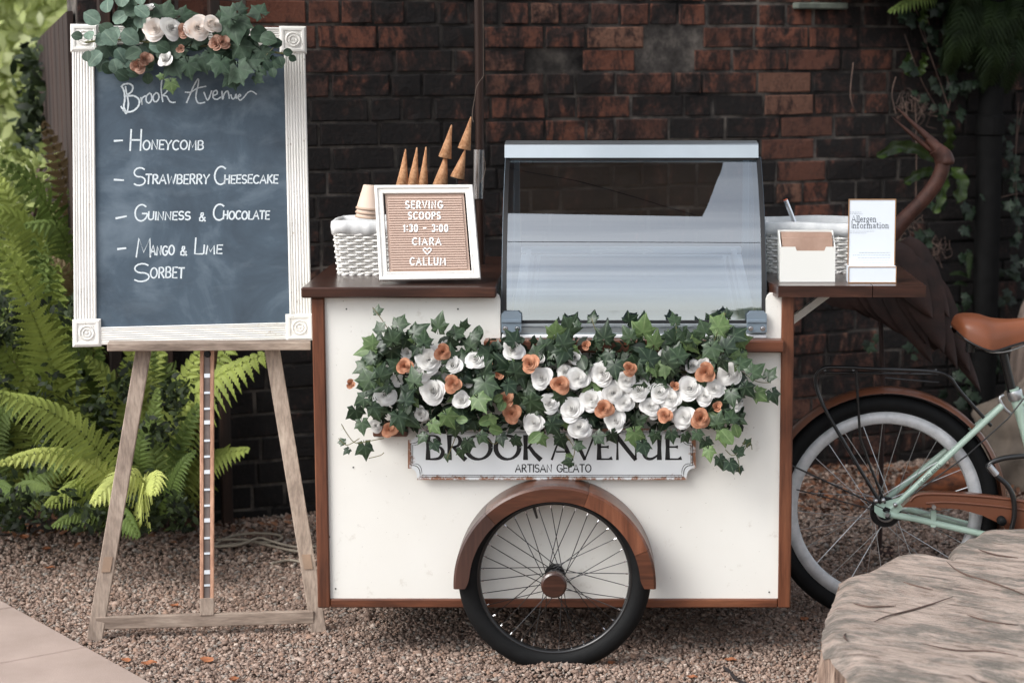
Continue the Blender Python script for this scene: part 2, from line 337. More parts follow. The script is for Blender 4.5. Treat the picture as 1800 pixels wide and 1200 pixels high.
# ================================================================ SETTING
t_ = NT('gravel_bed'); a_ = t_.ramp(t_.noise(t_.coord('World'), 60, 6, .7), [(.3, srgb(62, 52, 46)), (.7, srgb(114, 98, 88))])
m_bed = t_.pbr(a_, .95, 0, .2, bump=t_.noise(t_.coord('World'), 90, 4), bs=1, bd=.01)
MB().add([(-60, -60, 0), (60, -60, 0), (60, 60, 0), (-60, 60, 0)], [(0, 1, 2, 3)]).build('ground', m_bed, None, kind='structure')
def stones(name, n, xr, yr, size, seed, reject, flat=.7):
    rs = np.random.RandomState(seed)
    ico = np.array([(1, 0, 0), (-1, 0, 0), (0, 1, 0), (0, -1, 0), (0, 0, 1), (0, 0, -1)], float)
    fc = np.array([(0, 2, 4), (2, 1, 4), (1, 3, 4), (3, 0, 4), (2, 0, 5), (1, 2, 5), (3, 1, 5), (0, 3, 5)]); NV = 6
    x = rs.uniform(*xr, n); y = rs.uniform(*yr, n); k = ~reject(x, y); x = x[k]; y = y[k]; n = len(x)
    s = size*rs.lognormal(0, .32, n)
    v = (ico[None]+rs.uniform(-.28, .28, (n, 6, 3)))*(1+rs.uniform(-.3, .35, (n, 6, 1)))*(s[:, None, None]*.5)*np.stack([rs.uniform(.8, 1.35, n), rs.uniform(.7, 1.1, n), rs.uniform(.5, .85, n)], 1)[:, None]
    an = rs.uniform(0, 6.28, n); ca, sa = np.cos(an)[:, None], np.sin(an)[:, None]
    ti = rs.uniform(-.6, .6, n); ct, st = np.cos(ti)[:, None], np.sin(ti)[:, None]
    X = v[..., 0]*ct-v[..., 2]*st; Z = v[..., 0]*st+v[..., 2]*ct; Y = v[..., 1]
    vx = X*ca-Y*sa+x[:, None]; vy = X*sa+Y*ca+y[:, None]
    vz = Z+rs.uniform(0.0, .009, n)[:, None]+.004*np.sin(x*7)[:, None]*np.cos(y*6)[:, None]+.004+(.024*np.exp(-((x+.135)/.15)**2-((y+.12)/.055)**2))[:, None]
    V = np.stack([vx, vy, vz], 2).reshape(-1, 3); F = (fc[None]+NV*np.arange(n)[:, None, None]).reshape(-1, 3)
    me = bpy.data.meshes.new(name); me.vertices.add(len(V)); me.vertices.foreach_set('co', V.ravel()); me.loops.add(len(F)*3)
    me.loops.foreach_set('vertex_index', F.ravel()); me.polygons.add(len(F)); me.polygons.foreach_set('loop_start', np.arange(len(F))*3)
    me.update(calc_edges=True)
    pal = np.array([srgb(166, 148, 139), srgb(150, 131, 122), srgb(178, 163, 155), srgb(134, 117, 109), srgb(150, 146, 143), srgb(160, 136, 123), srgb(192, 181, 174), srgb(118, 104, 98)])
    c = np.array([.93, .87, .80])*pal[rs.choice(8, n, p=[.24, .2, .16, .12, .1, .1, .04, .04])]*rs.uniform(.75, 1.1, (n, 1)); c = np.repeat(np.c_[c, np.ones(n)], NV, 0)
    at_ = me.color_attributes.new('col', 'FLOAT_COLOR', 'POINT'); at_.data.foreach_set('color', c.ravel())
    t = NT(name+'_mat'); q = t.n('ShaderNodeAttribute'); q.attribute_name = 'col'
    a = t.mix(q.outputs['Color'], (.3, .3, .3), t.ramp(t.noise(t.coord('World'), 250, 3), [(.35, .35), (.6, 0.0)]), 'MULTIPLY')
    me.materials.append(t.pbr(a, .85, 0, .3)); ob = bpy.data.objects.new(name, me); col.objects.link(ob); ob['kind'] = 'stuff'; return ob
# paving edge (image line (0,1050)-(270,1200)) laid on the ground
pe0, pe1 = atz(0, 1051, .022), atz(270, 1199, .022); ped = (pe1-pe0).normalized(); pen = Vector((-ped.y, ped.x, 0))   # pen points away from the paving (to gravel)
if pen.y < 0 and pen.x < 0: pen = -pen
def rej_near(x, y):
    pav = (x-pe0.x)*pen.x+(y-pe0.y)*pen.y < .004
    L = -1.62-.31*(y+5.38)*0
    vis = (x > -(y+5.38)*.305-.3) & (x < (y+5.38)*.212+.75)
    return pav | ~vis
ob = stones('gravel', 235000, (-2.3, 2.25), (-.98, 1.0), .0108, 3, rej_near); ob['label'] = 'pinkish brown crushed gravel covering the ground'
ob = stones('gravel', 105000, (-2.8, 2.7), (1.0, 3.4), .0132, 5, lambda x, y: rej_near(x, y) | (y > 1.9+.412*(x+.733)+.05)); ob['label'] = 'darker gravel and chippings along the foot of the wall'
# paving slabs
m_slab = simple('paving_stone', srgb(150, 133, 123), srgb(168, 150, 140), .85, 0, 6, bump=.5, bscale=220, kind='World', lo=.3, hi=.7)
pav = thing('paving', (pe0.x, pe0.y, 0), 'pinkish beige stone paving slabs along the edge of the gravel', 'paving'); pav['kind'] = 'structure'; del pav['category']
for i in range(-2, 5):
    for j in range(3):
        # joints run roughly across: slab unit along the edge
        a0 = i*.52+.11; b0 = -.003-j*.62
        p = [pe0+ped*(a0+.004)+pen*b0, pe0+ped*(a0+.514)+pen*b0, pe0+ped*(a0+.514)+pen*(b0-.612), pe0+ped*(a0+.004)+pen*(b0-.612)]
        m = MB(); z0, z1 = -.01, .022+U(-.0015, .0015)
        base = [Vector((q.x, q.y, z0)) for q in p]; c = sum(base, Vector())/4
        top1 = [Vector((q.x, q.y, z1-.003)) for q in p]; top2 = [Vector((q.x+(c.x-q.x)*.012, q.y+(c.y-q.y)*.012, z1)) for q in p]
        m.add(base+top1+top2, [(k, (k+1) % 4, 4+(k+1) % 4, 4+k) for k in range(4)]+[(4+k, 4+(k+1) % 4, 8+(k+1) % 4, 8+k) for k in range(4)]+[(8, 9, 10, 11)])
        m.build('paving_slab', m_slab, pav)
m_soil = simple('dark_soil', srgb(26, 20, 17), srgb(48, 38, 32), .95, 0, 30, bump=.8, kind='World')
sp = [atz(-1400, 930, .006), atz(-200, 935, .006), atz(60, 940, .006), atz(260, 938, .006), atz(330, 922, .006), atz(350, 905, .006), atz(330, 880, .006), atz(-100, 800, .006), atz(-1400, 760, .006)]
MB().add(sp, [tuple(range(9))]).build('soil_bed', m_soil, None, kind='structure')
# ---------------------------------------------------------------- brick wall
TH = math.atan(.412); wud = Vector((math.cos(TH), math.sin(TH), 0)); wno = Vector((math.sin(TH), -math.cos(TH), 0))  # wno faces the camera
W0 = Vector((-.733, 1.9, 0))
wall = thing('brick_wall', W0, 'old sooty red brick wall behind the ice cream cart', 'wall')
wall.rotation_euler = (0, 0, TH)
def gauss(px, py, cx, cy, sx, sy): return math.exp(-((px-cx)/sx)**2-((py-cy)/sy)**2)
def soot_shade(px, py):  # brick soot, with shade behind the easel and at the right put in
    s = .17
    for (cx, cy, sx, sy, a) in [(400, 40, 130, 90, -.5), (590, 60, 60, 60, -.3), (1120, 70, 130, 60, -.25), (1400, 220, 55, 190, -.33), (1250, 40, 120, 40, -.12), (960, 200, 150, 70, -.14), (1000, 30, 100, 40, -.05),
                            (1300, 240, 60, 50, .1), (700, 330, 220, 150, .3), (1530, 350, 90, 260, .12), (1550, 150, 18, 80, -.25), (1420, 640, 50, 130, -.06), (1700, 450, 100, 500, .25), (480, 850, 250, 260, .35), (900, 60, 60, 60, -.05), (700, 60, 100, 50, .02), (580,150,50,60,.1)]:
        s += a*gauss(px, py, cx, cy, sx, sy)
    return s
def brick_mesh(wd, k):
    rs = random.Random(k*13+int(wd*1000)); h = .0745/2; w2 = wd/2; d = .09; ch = .004; j = lambda a=.0022: rs.uniform(-a, a)
    vs = [(-w2, d, -h), (w2, d, -h), (w2, d, h), (-w2, d, h)]
    vs += [(-w2+j(), .005, -h+j()), (w2+j(), .005, -h+j()), (w2+j(), .005, h+j()), (-w2+j(), .005, h+j())]
    e = [(-w2+ch, -h+ch), (0, -h+ch*.6), (w2-ch, -h+ch), (w2-ch, h-ch), (0, h-ch*.6), (-w2+ch, h-ch)]
    vs += [(x+j(), j(.0025), z+j()) for x, z in e]+[(j(.02), j(.003)-.001, j(.008))]
    f = [(0, 4, 5, 1), (1, 5, 6, 2), (2, 6, 7, 3), (3, 7, 4, 0), (4, 8, 9, 5), (9, 10, 5), (5, 10, 11, 6), (6, 11, 12, 7), (12, 13, 7), (7, 13, 8, 4)]+[(8+i, 14, 8+(i+1) % 6) for i in range(6)]
    return MB().add(vs, [q[::-1] for q in f]).mesh('brick', m_brick)
WID = (.222, .205, .106, .150); bm = {wd: [brick_mesh(wd, k) for k in range(5)] for wd in WID}
U0 = (onp(136, 60, W0, wno)-W0).dot(wud); PITCH_Z = .0845; zb = 1.31-15*PITCH_Z; cand = []; ri = 0
rb = random.Random(21); z = zb-PITCH_Z/2
row = 0
while z < 2.75:
    u = U0+.002; hdr = (row % 4 == 1)
    while u < 3.9:
        wd = (.106 if rb.random() < .75 else .205) if hdr else rb.choice((.222, .222, .222, .205, .106, .150))
        c = W0+wud*(u+wd/2)+Vector((0, 0, z)); px, py = proj(c)
        vis = -40 < px < 1840 and -30 < py < 1000 and not (590 < px < 1350 and py > 300) and not (165 < px < 520 and 90 < py < 560) and not (1390 < px < 1600 and 380 < py < 470)
        cand.append((vis, px, py, u+wd/2, z, wd)); u += wd+.011
    z += PITCH_Z; row += 1
cand.sort(key=lambda c: (not c[0], -(c[5]) if False else 0, c[1] > 1480 or c[2] > 760, c[1] > 1600, abs(c[2]-200)))
rest = MB(); nb = 0
for vis, px, py, u, z, wd in cand:
    dy = rb.uniform(-.004, .004); me = rb.choice(bm[wd])
    if 1160 < px < 1240 and 60 < py < 100: dy = .045
    if 1145 < px < 1235 and 100 < py < 130: dy = .075
    if 925 < px < 990 and 95 < py < 130: dy = .018
    if vis and nb < 300:
        b = bpy.data.objects.new('brick', me); col.objects.link(b); b.parent = wall; b.location = (u, dy, z)
        b.rotation_euler = (rb.uniform(-.012, .012), rb.uniform(-.006, .006), rb.uniform(-.012, .012)); b.color = (soot_shade(px, py)+rb.uniform(-.1, .1)+.42, 0, 0, 1); nb += 1
    else:
        rest.add([(v.co.x+u, v.co.y+dy, v.co.z+z) for v in me.vertices], [tuple(p.vertices) for p in me.polygons])
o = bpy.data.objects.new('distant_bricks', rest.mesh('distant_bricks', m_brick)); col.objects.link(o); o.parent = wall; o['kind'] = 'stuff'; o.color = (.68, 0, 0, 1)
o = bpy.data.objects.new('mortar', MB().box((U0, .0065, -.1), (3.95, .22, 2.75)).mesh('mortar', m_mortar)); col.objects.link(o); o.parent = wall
def on_wall(px, py, out=0.0): return onp(px, py, W0+wno*out, wno)
# grey ledge high on the wall
m_ledge = simple('ledge_stone', srgb(74, 80, 74), srgb(104, 110, 100), .8, 0, 20, bump=.4)
p0, p1 = on_wall(1394, 18), on_wall(1482, 4); ulen = (p1-p0).dot(wud)
MB().obox((p0+p1)/2+wno*.012, (wud, wno, Vector((0, 0, 1))), (ulen/2, .03, .012), .004).build('ledge', m_ledge, None, label='grey green stone ledge at the top of the brick wall', category='ledge')
# timber posts in front of the wall above the chalkboard
tp = thing('timber_posts', on_wall(225, 60, .06)*1.0-Vector((0, 0, 1.6)), 'brown upright timber battens fixed to the wall above the chalkboard', 'battens')
for (x0, x1) in ((172, 192), (212, 238), (262, 284), (366, 385)):
    a, b = on_wall(x0, 20, .05), on_wall(x1, 20, .05); c = (a+b)/2
    MB().obox(Vector((c.x, c.y, 1.3)), (wud, wno, Vector((0, 0, 1))), ((b-a).length/2, .02, 1.3), .003).build('batten', m_darkpost, tp)
# fence running away at the left end
fc_ = thing('fence', (-1.95, 1.6, 0), 'dark brown vertical board fence at the left end of the wall', 'fence')
fa = at(128, 20, 1.5); fb = at(74, 70, 3.1)
for i in range(8):
    t0, t1 = i/8, (i+1)/8-.012; a = fa.lerp(fb, t0); b = fa.lerp(fb, t1)
    d = (b-a); n = Vector((-d.y, d.x, 0)).normalized()*.02
    MB().add([(a.x, a.y, 0), (b.x, b.y, 0), (b.x, b.y, b.z), (a.x, a.y, a.z), (a.x+n.x, a.y+n.y, 0), (b.x+n.x, b.y+n.y, 0), (b.x+n.x, b.y+n.y, b.z), (a.x+n.x, a.y+n.y, a.z)],
             [(0, 1, 2, 3), (7, 6, 5, 4), (0, 3, 7, 4), (1, 5, 6, 2), (3, 2, 6, 7)]).build('board', m_darkpost, fc_)
# black drainpipe
dp = thing('drainpipe', Vector((on_wall(1738, 500, .1).x, on_wall(1738, 500, .1).y, 0)), 'black cast iron drainpipe on the brick wall at the right', 'drainpipe')
pc = on_wall(1736, 400, .1); m_iron = simple('black_iron', (.003, .003, .003), (.006, .006, .006), .8, 0, 20, spec=.15)
MB().tube([(pc.x, pc.y, 0), (pc.x, pc.y, 2.7)], .05, 16).build('pipe', m_iron, dp, True)
for z in (.5, 1.35, 2.2): MB().lathe([(.051, -.04), (.058, -.035), (.058, .035), (.051, .04)], (pc.x, pc.y, z), n=16).build('collar', m_iron, dp)
# ---------------------------------------------------------------- foliage generators
def leafcloud(name, mat, parent, pts_fn, n, size, seed=1, kind=True, bias=(0, -1, .5)):
    rs = np.random.RandomState(seed); C = np.array([pts_fn(rs) for _ in range(n)])
    N = rs.normal(size=(n, 3))+np.array(bias); N /= np.linalg.norm(N, axis=1)[:, None]
    T = rs.normal(size=(n, 3)); T -= (T*N).sum(1)[:, None]*N; T /= np.linalg.norm(T, axis=1)[:, None]; B = np.cross(N, T)
    s = (size*rs.uniform(.6, 1.4, n))[:, None]
    P = [C-T*s, C-T*s*.2+B*s*.42+N*s*.12, C+T*s*.45+B*s*.36+N*s*.1, C+T*s*1.0-N*s*.15, C+T*s*.45-B*s*.36+N*s*.1, C-T*s*.2-B*s*.42+N*s*.12]
    V = np.stack(P, 1).reshape(-1, 3); o = np.array(off(parent)) if parent else np.zeros(3); V = V-o
    q = np.array([(0, 1, 5), (1, 2, 4), (1, 4, 5), (2, 3, 4)]); F = (q[None]+6*np.arange(n)[:, None, None]).reshape(-1, 3)
    me = bpy.data.meshes.new(name); me.vertices.add(len(V)); me.vertices.foreach_set('co', V.ravel()); me.loops.add(len(F)*3)
    me.loops.foreach_set('vertex_index', F.ravel()); me.polygons.add(len(F)); me.polygons.foreach_set('loop_start', np.arange(len(F))*3); me.update(calc_edges=True)
    at_ = me.attributes.new('tone', 'FLOAT', 'POINT'); at_.data.foreach_set('value', np.repeat(rs.uniform(0, 1, n), 6))
    me.materials.append(mat); ob = bpy.data.objects.new(name, me); col.objects.link(ob)
    if parent: ob.parent = parent
    if kind: ob['kind'] = 'stuff'
    return ob
def cloudmat(name, c1, c2, c3, tr=.3):
    t = NT(name); q = t.n('ShaderNodeAttribute'); q.attribute_name = 'tone'
    return t.pbr(t.ramp(q.outputs['Fac'], [(0, c1), (.5, c2), (1, c3)]), .6, 0, .3, transl=tr)
m_cb = cloudmat('hedge_leaves', srgb(164, 176, 110), srgb(200, 208, 150), srgb(228, 232, 196), .45)  # hedge greens raised so sunlight sits in the leaf colour
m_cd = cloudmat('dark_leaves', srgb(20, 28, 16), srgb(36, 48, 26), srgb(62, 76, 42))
m_ct = cloudmat('tree_leaves', srgb(130, 138, 116), srgb(156, 162, 140), srgb(182, 188, 168), .5)
m_cm = cloudmat('mid_leaves', srgb(80, 94, 46), srgb(114, 128, 66), srgb(150, 160, 96))
def blob(c, r):
    def f(rs):
        while True:
            v = rs.uniform(-1, 1, 3); d = (v**2).sum()
            if .15 < d < 1: return np.array([c[0]+v[0]*r[0], c[1]+v[1]*r[1], c[2]+v[2]*r[2]])
    return f
# FERN frond: world path, half width, material
def frond(name, path, hw, mat, parent, side=None, droop=.35, npin=26, up=None, start=.06, fwd=.5, pw=1.0):
    pts = smooth_path(path, 12); L = sum((pts[i+1]-pts[i]).length for i in range(len(pts)-1))
    acc = [0]
    for i in range(len(pts)-1): acc.append(acc[-1]+(pts[i+1]-pts[i]).length/L)
    def P(t):
        for i in range(len(pts)-1):
            if acc[i+1] >= t: q = (t-acc[i])/max(1e-9, acc[i+1]-acc[i]); return pts[i].lerp(pts[i+1], q)
        return pts[-1]
    m = MB(); m.tube([P(i/16) for i in range(17)], [.0028*(1-.8*i/16) for i in range(17)], 4)
    rnd = random.Random(hash((round(path[0][0], 3), round(path[-1][2], 3))) & 0xffff)
    sp = L*(1-start)/npin
    for i in range(npin):
        t = start+(1-start)*(i+.3)/npin; p = P(t); tg = (P(min(1, t+.02))-P(max(0, t-.02))).normalized()
        un = up or Vector((0, -.8, .6)); sd = side or tg.cross(un)
        sd = (sd-tg*sd.dot(tg)).normalized(); nn = sd.cross(tg)
        s = (t-start)/(1-start); ln = hw*min(1, (s+.12)/.3)**.7*(1-s**2.2)**.8+hw*.04
        for sg in (-1, 1):
            l2 = ln*rnd.uniform(.9, 1.05); d = (sd*sg+tg*(fwd+.3*s)).normalized(); wv = (tg-d*tg.dot(d)).normalized(); w0 = sp*.56*pw
            K = 7; cen = []; 
            for k in range(K+1):
                q = k/K; cen.append(p+d*l2*q+tg*l2*.10*q*q+nn*0-Vector((0, 0, 1))*droop*l2*q*q+nn*.0)
            vs = []; fs = []
            for k in range(K+1):
                q = k/K; ww = w0*(1-q**1.6)*(1.0 if k else .6)
                vs += [cen[k]+wv*ww+d*ww*.3, cen[k]+wv*ww*.62+nn*w0*.10, cen[k]-nn*w0*.1, cen[k]-wv*ww*.62+nn*w0*.10, cen[k]-wv*ww+d*ww*.3]
            for k in range(K):
                a = 5*k; b = 5*(k+1)
                fs += [(a+2, b+2, b+1), (a+2, b+1, a+1), (a+1, b+1, a), (a+2, b+3, b+2), (a+2, a+3, b+3), (a+3, a+4, b+3)]
            m.add(vs, fs)
    return m.build(name, mat, parent)
def pxpath(lst): return [at(x, y, Y) for (x, y, Y) in lst]
# left ferns
def fern(label, base, fronds):
    f = thing('fern', atz(base[0], base[1], 0) if len(base) == 2 else Vector(base), label, 'fern', 'ferns growing beside the chalkboard')
    for (lst, hwpx, mat, droop) in fronds:
        Y = sum(q[2] for q in lst)/len(lst); frond('frond', pxpath(lst), 1.22*hwpx/pm_px(Y), mat, f, droop=droop, npin=int(16+hwpx*.16), pw=1.15)
    return f
F_, B_, D_, P_ = m_fern, m_fernb, m_fernd, m_fernp
fern('tall green fern at the left edge beside the chalkboard', (120, 905), [
    ([(125, 860, 1.25), (100, 680, 1.1), (60, 560, .95), (18, 478, .85)], 62, F_, .25),
    ([(120, 850, 1.35), (95, 640, 1.25), (50, 500, 1.1), (-12, 425, 1.0)], 62, F_, .3),
    ([(130, 860, 1.5), (135, 700, 1.5), (110, 560, 1.4), (70, 450, 1.3)], 50, D_, .3),
    ([(110, 860, 1.2), (60, 700, 1.2), (10, 620, 1.1), (-40, 600, 1.0)], 50, F_, .3),
    ([(150, 860, 1.4), (170, 720, 1.3), (160, 640, 1.2), (110, 600, 1.1)], 45, D_, .4),
    ([(130, 860, 1.3), (120, 740, 1.2), (90, 670, 1.1), (40, 650, 1.0)], 45, F_, .5)])
fern('yellow green arching fern low in front of the left easel leg', (215, 930), [
    ([(235, 900, .95), (170, 790, .8), (90, 725, .7), (-10, 688, .6)], 62, F_, .55),
    ([(225, 905, .9), (170, 820, .8), (80, 795, .7), (-5, 815, .6)], 32, B_, .5),
    ([(240, 905, .85), (255, 850, .7), (215, 836, .6), (160, 885, .5)], 46, B_, .6),
    ([(225, 905, .9), (190, 860, .85), (140, 850, .8), (78, 888, .7)], 34, F_, .6),
    ([(235, 905, .85), (250, 860, .7), (272, 835, .6), (268, 870, .5)], 40, B_, .7),
    ([(225, 915, .9), (180, 900, .8), (130, 905, .75), (90, 925, .7)], 26, D_, .6),
    ([(230, 915, .95), (200, 905, .8), (215, 900, .7), (245, 945, .6)], 30, D_, .8)])
fern('large fern behind the easel with fronds spreading under the chalkboard', (285, 925), [
    ([(275, 915, 1.15), (285, 800, 1.1), (315, 690, 1.1), (360, 600, 1.1)], 42, F_, .2),
    ([(285, 915, 1.15), (300, 760, 1.1), (370, 670, 1.0), (480, 615, .9)], 60, F_, .7),
    ([(290, 915, 1.2), (320, 850, 1.15), (370, 805, 1.1), (440, 788, 1.0)], 36, F_, .5),
    ([(270, 915, 1.2), (262, 800, 1.15), (250, 700, 1.15), (225, 600, 1.1)], 48, F_, .25),
    ([(265, 915, 1.25), (240, 780, 1.2), (210, 690, 1.15), (150, 625, 1.1)], 48, F_, .3),
    ([(278, 915, 1.1), (275, 840, 1.0), (268, 760, 1.0), (278, 680, 1.0)], 34, D_, .2),
    ([(282, 915, 1.25), (300, 740, 1.2), (290, 650, 1.2), (250, 600, 1.2)], 44, D_, .3),
    ([(290, 915, 1.1), (310, 800, 1.05), (345, 720, 1.0), (375, 700, 1.0)], 30, D_, .3),
    ([(285, 915, 1.3), (330, 720, 1.25), (400, 610, 1.2), (440, 570, 1.2)], 48, F_, .4),
    ([(280, 915, 1.05), (250, 850, 1.0), (245, 790, .95), (262, 740, .95)], 34, D_, .3), ([(288, 915, 1.0), (300, 860, .95), (320, 815, .9), (345, 790, .9)], 28, D_, .5),
    ([(275, 915, 1.25), (255, 730, 1.2), (265, 650, 1.2), (300, 590, 1.2)], 44, F_, .3), ([(270, 915, 1.3), (220, 760, 1.3), (180, 680, 1.25), (175, 610, 1.2)], 44, D_, .3)])
fern('broad fern at the far left edge with fronds reaching past the picture side', (20, 930), [
    ([(20, 900, 1.3), (10, 780, 1.25), (30, 690, 1.2), (80, 640, 1.1)], 44, F_, .4), ([(10, 900, 1.2), (-20, 800, 1.15), (0, 730, 1.1), (60, 700, 1.0)], 40, D_, .4),
    ([(30, 905, 1.1), (60, 840, 1.05), (110, 800, 1.0), (160, 790, .95)], 34, D_, .5), ([(0, 900, 1.2), (-30, 700, 1.2), (-20, 600, 1.1), (10, 540, 1.0)], 50, D_, .3),
    ([(15, 905, 1.0), (20, 870, .95), (50, 850, .9), (90, 860, .85)], 26, D_, .6), ([(10, 905, 1.0), (-10, 870, .95), (-5, 850, .9), (30, 870, .8)], 26, D_, .6)])
fern('soft background fern with purple tinged tips behind the chalkboard frame', (100, 860), [
    ([(160, 560, 1.9), (140, 400, 1.8), (108, 300, 1.7), (76, 210, 1.6)], 40, P_, .2),
    ([(150, 600, 1.9), (110, 420, 1.8), (60, 330, 1.6), (0, 280, 1.5)], 55, D_, .3),
    ([(140, 600, 1.8), (100, 460, 1.7), (40, 390, 1.6), (-30, 360, 1.5)], 55, F_, .4),
    ([(150, 620, 1.7), (130, 480, 1.6), (100, 400, 1.5), (40, 395, 1.4)], 45, D_, .6),
    ([(60, 620, 1.8), (40, 450, 1.8), (20, 360, 1.7), (-10, 300, 1.7)], 50, F_, .3),
    ([(150, 640, 1.6), (140, 540, 1.5), (120, 480, 1.4), (85, 450, 1.4)], 36, P_, .3),
    ([(160, 640, 1.7), (160, 480, 1.7), (150, 380, 1.7), (120, 330, 1.7)], 45, D_, .3)])
# the thicket of further fronds between and behind the named crowns
tk = thing('fern', atz(60, 900, 0), 'dense thicket of yellow green fern fronds filling the bed behind the chalkboard', 'fern', 'ferns growing beside the chalkboard')
rf_ = random.Random(77)
for i in range(46):
    bx = rf_.uniform(-60, 320); Yb = rf_.uniform(1.3, 1.8); tx = bx+rf_.uniform(-110, 90); ty = rf_.uniform(360 if bx < 130 else 630, 800); by = 905
    mx, my = (bx+tx)/2+rf_.uniform(-20, 20), (by+ty)/2-rf_.uniform(20, 60)
    frond('frond', pxpath([(bx, by, Yb), ((bx+mx)/2, (by+my)/2-10, Yb-.05), (mx, my, Yb-.1), (tx, ty, Yb-.3)]), rf_.uniform(40, 62)/pm_px(Yb), F_ if rf_.random() < .82 else D_, tk, droop=rf_.uniform(.2, .6), npin=24, pw=1.1)
# dark undergrowth beneath the ferns
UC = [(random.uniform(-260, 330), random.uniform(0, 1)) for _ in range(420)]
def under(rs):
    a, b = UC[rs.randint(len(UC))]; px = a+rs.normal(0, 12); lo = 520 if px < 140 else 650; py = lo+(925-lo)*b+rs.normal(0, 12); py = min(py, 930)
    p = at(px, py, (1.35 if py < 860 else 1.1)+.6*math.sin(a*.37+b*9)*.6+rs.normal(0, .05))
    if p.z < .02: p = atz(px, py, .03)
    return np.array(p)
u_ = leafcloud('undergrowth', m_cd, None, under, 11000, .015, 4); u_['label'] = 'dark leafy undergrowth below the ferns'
def under2(rs):
    px = rs.uniform(-240, 150); py = 250+520*rs.beta(1.3, 1); return np.array(at(px, py, rs.uniform(1.9, 2.9)))
sh = thing('shrub', (-2.3, 2.4, 0), 'dark green leafy shrub behind the ferns beside the brown fence', 'shrub')
leafcloud('foliage', m_cm, sh, under2, 6000, .022, 8)
def under3(rs):
    px = rs.normal(58, 13); py = rs.uniform(80, 260)+rs.normal(0, 8); return np.array(at(px, py, rs.uniform(2.6, 3.2)))
leafcloud('foliage', m_cd, sh, under3, 220, .03, 9)
MB().tube([(-2.3, 2.4, 0), (-2.28, 2.5, .6), (-2.2, 2.6, 1.2)], [.03, .022, .012], 6).build('stem', m_twig, sh)
# bright hedge far left
hd = thing('hedge', (-3.6, 6.5, 0), 'bright sunlit yellow green hedge far behind at the left', 'hedge')
def hedge(rs):
    px = rs.uniform(-260, 180); py = rs.uniform(-160, 560); return np.array(at(px, py, rs.uniform(5.4, 7.2)))
leafcloud('foliage', m_cb, hd, hedge, 13000, .055, 11)
MB().tube([(-3.6, 6.5, 0), (-3.5, 6.6, 1.5)], [.06, .03], 6).build('stem', m_twig, hd)
# trees on the far side of the garden, behind the camera (seen mirrored in the glass)
m = MB(); crowns = [(-13+i*3.4+U(-.6, .6), -30-U(0, 4), U(2.8, 4.6)) for i in range(9)]
def wood_pts(rs):
    tx, ty, h = crowns[rs.randint(len(crowns))]; return blob((tx, ty, h*.6), (2.2, 2.0, h*.4))(rs)
ob = leafcloud('distant_trees', m_ct, None, wood_pts, 12000, .22, 30); ob['label'] = 'row of garden trees across the yard mirrored in the curved glass'
